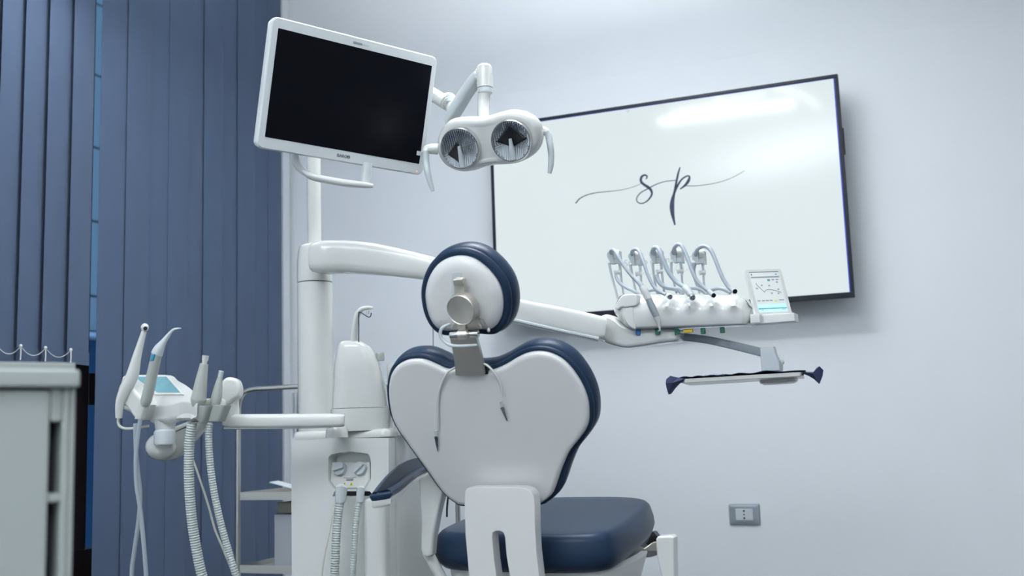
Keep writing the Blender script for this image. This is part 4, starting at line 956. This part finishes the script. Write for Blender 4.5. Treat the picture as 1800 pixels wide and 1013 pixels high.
# ================================================================== TRAY ARM + TRAY
ta = thing('instrument_tray', 'flat steel instrument tray on a curved grey arm below the console', 'tray')
oval(MB(), [P(1184, 590, 2.95), P(1194, 591.5, 2.94), P(1243, 597.5, 2.90), P(1292, 608, 2.85), P(1338, 619.5, 2.80), P(1350, 624, 2.79)], [7.2*K(2.85)]*6, [.014]*6, pw=.35).build('tray_arm', 'arm_grey', ta)
cbk = plane(P(1350, 640, 2.77), -BD)
MB().slab([cbk(x, y) for x, y in ((1335.5, 612), (1360, 609), (1363, 622), (1370, 636), (1371, 652), (1338.5, 653))], BD, roundprof(.04, .004, 2)).build('clamp_block', 'light_grey', ta)
MB().tube([P(1366, 634, 2.78), P(1375, 635.5, 2.775)], 2.2*K(2.8), 10).ball(P(1375.5, 637, 2.775), .005, .005, .006, n=10).build('clamp_screw', 'light_grey', ta)
MB().tube([P(1375, 638, 2.775), P(1375.5, 652, 2.775)], .0018, 8).build('clamp_pin', 'grey_plastic', ta)
# tray plate : level, seen from slightly below
zt3 = P(1310, 661, 2.68).z
def tr_(px, Z): v = P(px, 660, Z); v.z = zt3; return v
# near edge from (1196,672) to (1412,657), the pan tilts very slightly to the right
e0, e1_ = P(1196, 670.5, 2.70), P(1413, 657.5, 2.62)
txd = (e1_-e0).normalized(); tyd = Vector((-txd.y, txd.x, 0)).normalized(); tzd = txd.cross(tyd)
TWd = (e1_-e0).length
tcn2 = (e0+e1_)/2+tyd*.10
MB().slab([tcn2+txd*x+tyd*y-tzd*.004 for x, y in rrect(TWd, .20, .012, 4)], tzd, [(.003, -.001), (0, .0), (0, .009), (.0015, .010), (.004, .005)]).build('tray_pan', 'steel', ta)
MB().lathe(P(1368.5, 667, 2.75), -tzd, [(33*K(2.74), 0), (33.5*K(2.74), .003), (32*K(2.74), .009), (26*K(2.74), .013), (10*K(2.74), .0135)], 36).build('swivel_disc', 'white', ta)
# drape laid over the tray with hanging twisted corners
dr = MB(); NX, NY = 44, 12; vs = []
for j in range(NY+1):
    for i in range(NX+1):
        u, v = i/NX, j/NY
        x = (u-.5)*(TWd+.01); y = (v-.5)*.205
        bump_ = .0020*math.sin(9*u*3.1+v*4)+.004*math.exp(-((u-.67)/.18)**2)*(1-.4*v)+.0015*math.sin(31*u+5*v)
        vs.append(tcn2+txd*x+tyd*y+tzd*(.0085+abs(bump_)))
n1 = len(vs); vs += [p-tzd*.0012 for p in vs]
fs = []
w_ = NX+1
for j in range(NY):
    for i in range(NX):
        a = j*w_+i; fs.append([a, a+1, a+w_+1, a+w_]); fs.append([n1+a, n1+a+w_, n1+a+w_+1, n1+a+1])
for i in range(NX):
    fs.append([i, n1+i, n1+i+1, i+1]); a = NY*w_+i; fs.append([a, a+1, n1+a+1, n1+a])
for j in range(NY):
    a = j*w_; fs.append([a, a+w_, n1+a+w_, n1+a]); a = j*w_+NX; fs.append([a, n1+a, n1+a+w_, a+w_])
dr.add(vs, fs)
drp = thing('tray_drape', 'navy paper drape covering the steel tray with two drooping corners', 'cloth')
dr.build('drape_sheet', 'navy_cloth', drp)
def flap(pts_, Zs, m_='navy_cloth'):
    # folded corner: a pinched cone-like fold built from two leaning facets
    c = [P(x, y, z) for (x, y), z in zip(pts_, Zs)]
    ctr = sum(c, Vector())/len(c)
    front = [p for p in c]; back = [p+BD*.028+(ctr-p)*.10 for p in c]
    mb = MB(); n = len(c); mid = ctr-BD*.012
    vs = front+back+[mid]; fs = [[i, (i+1) % n, 2*n] for i in range(n)]+[[n+i for i in range(n)][::-1]]+[[i, n+i, n+(i+1) % n, (i+1) % n] for i in range(n)]
    mb.add(vs, fs); return mb.build('drape_corner', m_, drp, sharp=.3)
flap([(1208, 665), (1192, 664), (1178, 661), (1171, 667), (1170, 674), (1172, 684), (1175, 694), (1183, 683), (1192, 673.5), (1198, 672)], [2.70, 2.70, 2.69, 2.685, 2.68, 2.68, 2.68, 2.685, 2.69, 2.70])
flap([(1404, 653.5), (1418, 654), (1430, 654), (1435, 647), (1440.5, 644), (1447, 650.5), (1445.5, 661), (1440, 675.5), (1431, 667), (1422, 661.5), (1412, 657.5)], [2.64, 2.63, 2.62, 2.61, 2.60, 2.60, 2.60, 2.60, 2.61, 2.62, 2.63])
pk = []
for j in range(5):
    for i in range(9):
        x, y = i/8, j/4
        pk.append(tcn2+txd*(-TWd*.32+x*.055)+tyd*(-.085+y*.05)+tzd*(.0105+.006*abs(math.sin(7*x+3*y))*math.sin(math.pi*x)**.4*math.sin(math.pi*(.15+.7*y))))
nk = len(pk); pk += [p*1 for p in [q-tzd*.002 for q in pk]]
fk = []
for j in range(4):
    for i in range(8):
        a = j*9+i; fk.append([a, a+1, a+10, a+9]); fk.append([nk+a, nk+a+9, nk+a+10, nk+a+1])
for i in range(8): fk += [[i, nk+i, nk+i+1, i+1], [36+i, 37+i, nk+37+i, nk+36+i]]
for j in range(4): fk += [[j*9, j*9+9, nk+j*9+9, nk+j*9], [j*9+8, nk+j*9+8, nk+j*9+17, j*9+17]]
tag(MB().add(pk, fk).build('plastic_packet', 'film'), 'crumpled clear blue plastic packet lying on the tray drape', 'packet')

# ================================================================== DENTAL CHAIR
ch = thing('dental_chair', 'navy and white dental chair seen from behind with a heart shaped backrest', 'dental chair')
T1 = math.radians(25)
bn = (BD*math.cos(T1)+ZD*math.sin(T1)).normalized()           # into the pad
bup = (ZD*math.cos(T1)-BD*math.sin(T1)).normalized()
b0_ = P(865, 740, 2.43); bpf = plane(b0_, bn)
shell = [(804, 648), (786, 647), (770.5, 640), (751.6, 632), (735.8, 629.5), (717, 632), (701, 641), (690.6, 656), (686.3, 680), (687.6, 706), (693, 731.6), (704, 754), (720, 777), (739, 804), (757, 829), (773, 852), (789, 870), (804, 881), (816, 885), (880, 886), (944, 883), (960, 877), (972.6, 865.8), (980.5, 848), (990, 820), (1002.6, 792), (1020, 769.5), (1032, 752), (1037, 734.7), (1035.8, 706), (1028, 681), (1013.6, 656), (994.7, 634), (972.6, 621), (950.5, 616.3), (928, 619.5), (909.5, 628), (893.7, 637.5), (878, 645), (862, 650), (833, 652)]
so2 = pxcurve(bpf, shell, 4)
MB().slab(so2, bn, [(.012, -.0145), (.005, -.0135), (.001, -.0095), (0, -.003), (.001, .004)]).build('back_shell', 'shell', ch, sharp=.9)
K2 = K(2.43)
prof = [(.004, .001), (-.003, -.003), (-.0075, -.001), (-.0090, .004), (-.0080, .008), (-.0045, .010), (-.0080, .013), (-.0115, .020), (-.0128, .030), (-.013, .045), (-.008, .058), (.004, .068), (.02, .074), (.04, .077)]
MB().slab(so2, bn, prof).build('back_pad', 'navy', ch, sharp=1.2)
# piping seam around the pad
# headrest
T2 = math.radians(22)
hn = (BD*math.cos(T2)+ZD*math.sin(T2)).normalized()
h0 = P(818, 515, 2.36); hpf = plane(h0, hn)
hsh = [(811, 449), (789, 453), (769.7, 465), (756, 486), (749.5, 510.5), (750.4, 533), (756, 555), (767, 573), (782, 580.5), (812, 580), (841, 577.5), (853, 578.5), (866.5, 577), (879, 564), (885, 543.7), (884.4, 519), (877.5, 497), (863.7, 477.4), (847, 462), (830.5, 452.5)]
ho = pxcurve(hpf, hsh, 4)
MB().slab(ho, hn, [(.03, -.021), (.018, -.019), (.008, -.014), (.001, -.006), (0, 0), (.002, .004)]).build('headrest_shell', 'shell', ch, sharp=.9)
MB().slab(ho, hn, [(.004, .002), (-.006, -.002), (-.013, .002), (-.0155, .009), (-.0150, .014), (-.0115, .017), (-.0155, .021), (-.018, .030), (-.0195, .042), (-.018, .058), (-.010, .070), (.004, .078), (.02, .081)]).build('headrest_pad', 'navy', ch, sharp=1.2)
# headrest hardware
HZ = 2.325
slot = MB().slab(pxcurve(lambda x, y: hpf(x, y)-hn*.0222, [(801, 477), (804, 474.5), (809, 474), (815, 474.5), (818, 477), (819, 500), (821, 520), (802, 520), (801, 500)], 2), hn, [(.001, -.0008), (0, 0), (0, .004)]).build('slide_slot', 'light_grey', ch)
barp = plane(P(807, 520, 2.318), hn)
MB().slab([barp(x, y) for x, y in ((797.5, 491), (801, 489), (813, 489), (816, 492), (816.5, 520), (817, 560), (820, 592), (805, 592), (803, 560), (797.5, 520))], hn, roundprof(.014, .003, 2)).build('slide_bar', 'champagne_metal', ch)
MB().box(barp(806.8, 495), WD, bup, hn, 19*K(HZ), 10*K(HZ), .016, .002).build('slide_stop', 'champagne_metal', ch)
kd = (-hn-WD*.10).normalized(); kc2 = P(808, 546.5, 2.30); rk = 27.5*K(2.30)
MB().lathe(kc2-kd*.030, kd, [(rk*1.0, 0), (rk*1.02, .004), (rk*1.02, .022), (rk*1.0, .026), (rk*.96, .0275), (rk*.93, .0265), (rk*.5, .0252), (rk*.05, .025)], 48).build('locking_knob', 'champagne_metal', ch, sharp=.4)
MB().slab(pxcurve(plane(P(828, 560, 2.335), hn), [(824, 522), (836, 532), (841, 548), (840, 566), (846, 575), (842, 580), (800, 580), (794, 577), (803, 560)], 3), hn, roundprof(.012, .002, 2)).build('hinge_cover', 'champagne_metal', ch)
MB().tube([P(792, 590, 2.335), P(841, 587, 2.315)], 6.3*K(2.33), 18).build('hinge_pin', 'chrome', ch)
MB().tube([P(806, 589.5, 2.32), P(822, 588.5, 2.315)], 9*K(2.33), 18).build('hinge_sleeve', 'champagne_metal', ch)
MB().slab([bpf(x, y)-bn*.027 for x, y in ((798.5, 588), (822, 590), (840, 580), (845, 588), (851, 610), (855, 628), (858, 651), (808.5, 653), (806.5, 630), (803.5, 611))], bn, roundprof(.012, .0015, 2)).build('neck_bracket', 'champagne_metal', ch)
MB().slab([bpf(x, y)-bn*.0125 for x, y in ((805.5, 640), (860, 638), (861.5, 653.5), (805.5, 655))], bn, [(0, -.003), (0, .01)]).build('bracket_slot', 'black', ch)
MB().tube(Q([(790, 570, 2.32), (777, 577, 2.315), (774, 588, 2.315), (780, 599, 2.315), (793, 607.5, 2.31), (815, 608.5, 2.31), (838, 607, 2.322)]), [.003, .0036, .0036, .0036, .0036, .0036, .0036], 10, per=4).build('guard_loop', 'light_grey', ch)
MB().ball(P(859, 580.5, 2.345), .004, .004, .005, n=10).build('release_pin', 'white', ch)
# back mount: wide plate splitting into two legs
mp0 = P(880, 900, 2.405); mnn = (BD*math.cos(.08)+ZD*math.sin(.08)).normalized(); mpf = plane(mp0, mnn)
mount = [(828, 1060), (822, 985), (818, 940), (816.5, 885), (817.5, 864), (821, 859), (832, 857), (900, 856.5), (920, 857.5), (932, 862), (938.5, 872), (940.5, 890), (941, 930), (943, 970), (948, 1013), (955, 1060), (902, 1060), (896, 1013), (890, 975), (887.5, 945), (885, 937), (880, 934), (871, 934), (866.5, 937), (865.5, 945), (869, 985), (874, 1020), (880, 1060)]
mpoly = [mpf(*p) for p in mount]
MB().slab(mpoly, mnn, [(.003, -.0015), (.0008, -.0005), (0, .002), (0, .035), (.002, .038)]).build('back_mount', 'shell', ch)
# seat pad
sM = P(912, 941, 2.52)
rise = math.radians(5.2)
sv = (BD*math.cos(rise)+ZD*math.sin(rise)).normalized(); sn = WD.cross(sv).normalized()
def sp2(u, v, h): return sM+WD*(u*1.16-.012)+sv*v+sn*h
seat_out = [(-.185, .035), (-.12, .006), (0, 0), (.12, .006), (.178, .035), (.195, .10), (.198, .25), (.19, .40), (.165, .52), (.10, .57), (0, .58), (-.10, .57), (-.165, .52), (-.195, .40), (-.208, .25), (-.205, .10)]
souts = catmull([(u, v, 0) for u, v in seat_out], 5, True)
levels = [(.11, .002), (.06, .0015), (.02, .0005), (.009, -.003), (.001, -.010), (-.003, -.018), (-.009, -.038), (-.011, -.058), (-.004, -.076), (.010, -.090), (.03, -.096)]
cen_ = Vector((0, .28, 0))
def seatring(ins, h):
    out = []
    for p in souts:
        d = (p-cen_); L1 = d.length; q = cen_+d*(1-ins/L1)
        out.append(sp2(q.x, q.y, h))
    return out
MB().loft([seatring(a, b) for a, b in levels]).build('seat_pad', 'navy', ch, sharp=1.2)
# stitched seams on the seat flank
def seam(pts): MB().tube([sp2(*p) for p in pts], .0011, 6, per=4).build('seam', 'black', ch)
seam([(.188, .41, -.034), (.206, .25, -.046), (.19, .06, -.062), (.12, .0, -.078), (.06, -.003, -.088)])
seam([(-.212, .12, -.040), (-.185, .015, -.055), (-.12, -.006, -.074), (-.06, -.008, -.088)])
# upholstered leg rest beyond the seat
legr = [(-.10, .60), (-.11, .70), (-.10, .95), (-.06, 1.05), (0, 1.07), (.06, 1.05), (.10, .95), (.11, .70), (.10, .60), (0, .59)]
MB().slab([sp2(u, v, -.055-.35*(v-.58)) for u, v in [(p.x, p.y) for p in catmull([(u, v, 0) for u, v in legr], 4, True)]], -sn, roundprof(.05, .02)).build('leg_rest', 'navy', ch)
# seat base (white, visible under the pad)
bs = lambda u, v, z: Vector((*sp2(u, v, 0).xy, z))
zsb = sM.z-.088
MB().loft([[bs(p.x*k_, .03+(p.y)*kv, z) for p in souts] for z, k_, kv in ((zsb-.16, .72, .80), (zsb-.06, .86, .92), (zsb-.006, .92, .97), (zsb+.005, .88, .95))]).build('seat_base', 'white_matt', ch)
MB().box(bs(0, .25, (zsb-.14)/2+.04), WD, BD, ZD, .20, .26, zsb-.20, .03).build('lift_column', 'white_matt', ch)
MB().box(bs(0, .32, .025), WD, BD, ZD, .34, .62, .05, .02).build('floor_plate', 'white_matt', ch)
# right side lever and post
MB().slab([P(x, y, 2.47) for x, y in ((1126, 968), (1134, 963), (1146, 954.5), (1155, 953), (1155, 969), (1127, 968.5))], BD, roundprof(.025, .002, 2)).build('armrest_hinge', 'champagne_metal', ch)
ra = plane(P(1168, 980, 2.45), -BD)
MB().slab([ra(x, y) for x, y in ((1156, 943.5), (1179, 942.5), (1184, 946), (1184, 975), (1185, 1013), (1187, 1120), (1170, 1120), (1162, 1013), (1154, 975), (1152.5, 948))], BD, roundprof(.045, .005, 3)).build('armrest_post', 'white', ch)
MB().slab([P(x, y, 2.52) for x, y in ((1146, 935), (1150, 936), (1156, 945), (1156, 958), (1135, 958))], BD, roundprof(.03, .002, 2)).build('seat_bracket', 'black', ch)
# left armrest
def lerp_edge(e): return [P(*p) for p in e]
le_ = [(652, 869, 2.28), (655.5, 862, 2.30), (675, 837.5, 2.40), (696.7, 818.5, 2.52), (715.6, 809, 2.63), (732, 805.8, 2.73), (752, 806, 2.86)]
re_ = [(770, 812, 2.86), (752, 820, 2.73), (735, 828, 2.63), (722, 838, 2.52), (707, 851, 2.40), (691, 860, 2.30), (686, 864.5, 2.28)]
arm = catmull(lerp_edge(le_)+lerp_edge(re_), 3, True)
MB().slab(arm, -ZD, [(.012, -.0015), (.004, 0), (0, .004), (0, .009), (.004, .015)]).build('armrest_pad', 'navy', ch)
MB().slab(arm, -ZD, [(.004, .0155), (.003, .016), (.004, .026), (.008, .030)]).build('armrest_base', 'white', ch)
aw = plane(P(745, 900, 2.60), -BD)
MB().slab([aw(x, y) for x, y in ((735, 843), (752, 830), (778, 838), (780, 860), (770, 900), (762, 940), (759, 975), (752, 980), (742, 978), (739, 965), (740, 915), (737, 870))], BD, roundprof(.03, .006, 3)).build('armrest_support', 'white', ch)
MB().tube([P(752, 972, 2.62), P(800, 1060, 2.60), P(850, 1090, 2.6)], .014, 12).build('support_link', 'white_matt', ch)

# ---- bib chain draped over the backrest top
bc_ = thing('bib_chain', 'white bib cord with two metal alligator clips hanging over the backrest', 'cord')
def bo_(px, py, off=.020): return bpf(px, py)-bn*off
MB().tube([bo_(x, y, o) for x, y, o in ((822, 642, .017), (815, 639, .018), (809, 639, .0195), (803, 642, .0205), (795, 647, .021), (784, 664, .019), (777, 685, .0175), (775, 705, .0175), (775, 730, .0175), (775.5, 748, .0175))], [.0027]*10, 8, per=5).build('cord', 'white', bc_)
MB().tube([bo_(x, y, o) for x, y, o in ((842, 640, .017), (850, 635, .018), (858, 635, .0195), (866, 640, .0205), (875, 650, .021), (883, 666, .019), (888, 684, .0175), (890, 692, .0175))], [.0027]*8, 8, per=5).build('cord', 'white', bc_)
def clip(px, py, px2, py2):
    a, b = bo_(px, py, .0185), bo_(px2, py2, .0185); d = (b-a); L1 = d.length; d.normalize(); s = d.cross(bn).normalized()
    c = MB().slab([a+s*.0045, a-s*.0045, a+d*L1*.3-s*.0042, b-s*.0012, b+s*.0012, a+d*L1*.3+s*.0036], -bn, [(0, 0), (0, .0016)]).build('alligator_clip', 'chrome', bc_)
    for k in range(4):
        p = a+d*L1*(.35+.15*k)+s*(.0008); MB().box(p-bn*.002, d, s, bn, .0024, .0016, .0012, .0003).build('tooth', 'wire', c)
    MB().tube([a+s*.0042-bn*.003, a+s*.001-d*.002-bn*.003, a-s*.0042-bn*.003], .0012, 6).build('spring', 'wire', c)
    MB().tube([a-d*.016, a], .0028, 8).build('sleeve', 'outlet_insert', bc_)
clip(772.7, 762, 775.2, 787); clip(888.5, 711, 896.5, 734)

# ------------------------------------------------------------------ finalise: put every thing's origin at its base
bpy.context.view_layer.update()
for t in THINGS:
    if t.type == 'EMPTY':
        vs = []
        for c in t.children_recursive:
            if c.type == 'MESH': vs += [v.co for v in c.data.vertices][::max(1, len(c.data.vertices)//400)]
        if not vs: continue
        lo = Vector((min(v.x for v in vs), min(v.y for v in vs), min(v.z for v in vs))); hi = Vector((max(v.x for v in vs), max(v.y for v in vs), max(v.z for v in vs)))
        loc = Vector(((lo.x+hi.x)/2, (lo.y+hi.y)/2, lo.z)); t.location = loc
        for c in t.children: c.location = c.location-loc
    else:
        vs = [v.co for v in t.data.vertices]
        lo = Vector((min(v.x for v in vs), min(v.y for v in vs), min(v.z for v in vs))); hi = Vector((max(v.x for v in vs), max(v.y for v in vs), max(v.z for v in vs)))
        loc = Vector(((lo.x+hi.x)/2, (lo.y+hi.y)/2, lo.z))
        t.data.transform(Matrix.Translation(-loc)); t.location = loc
print('tris', sum(len(o.data.loop_triangles) if o.data.calc_loop_triangles() is None else 0 for o in bpy.data.objects if o.type == 'MESH'))
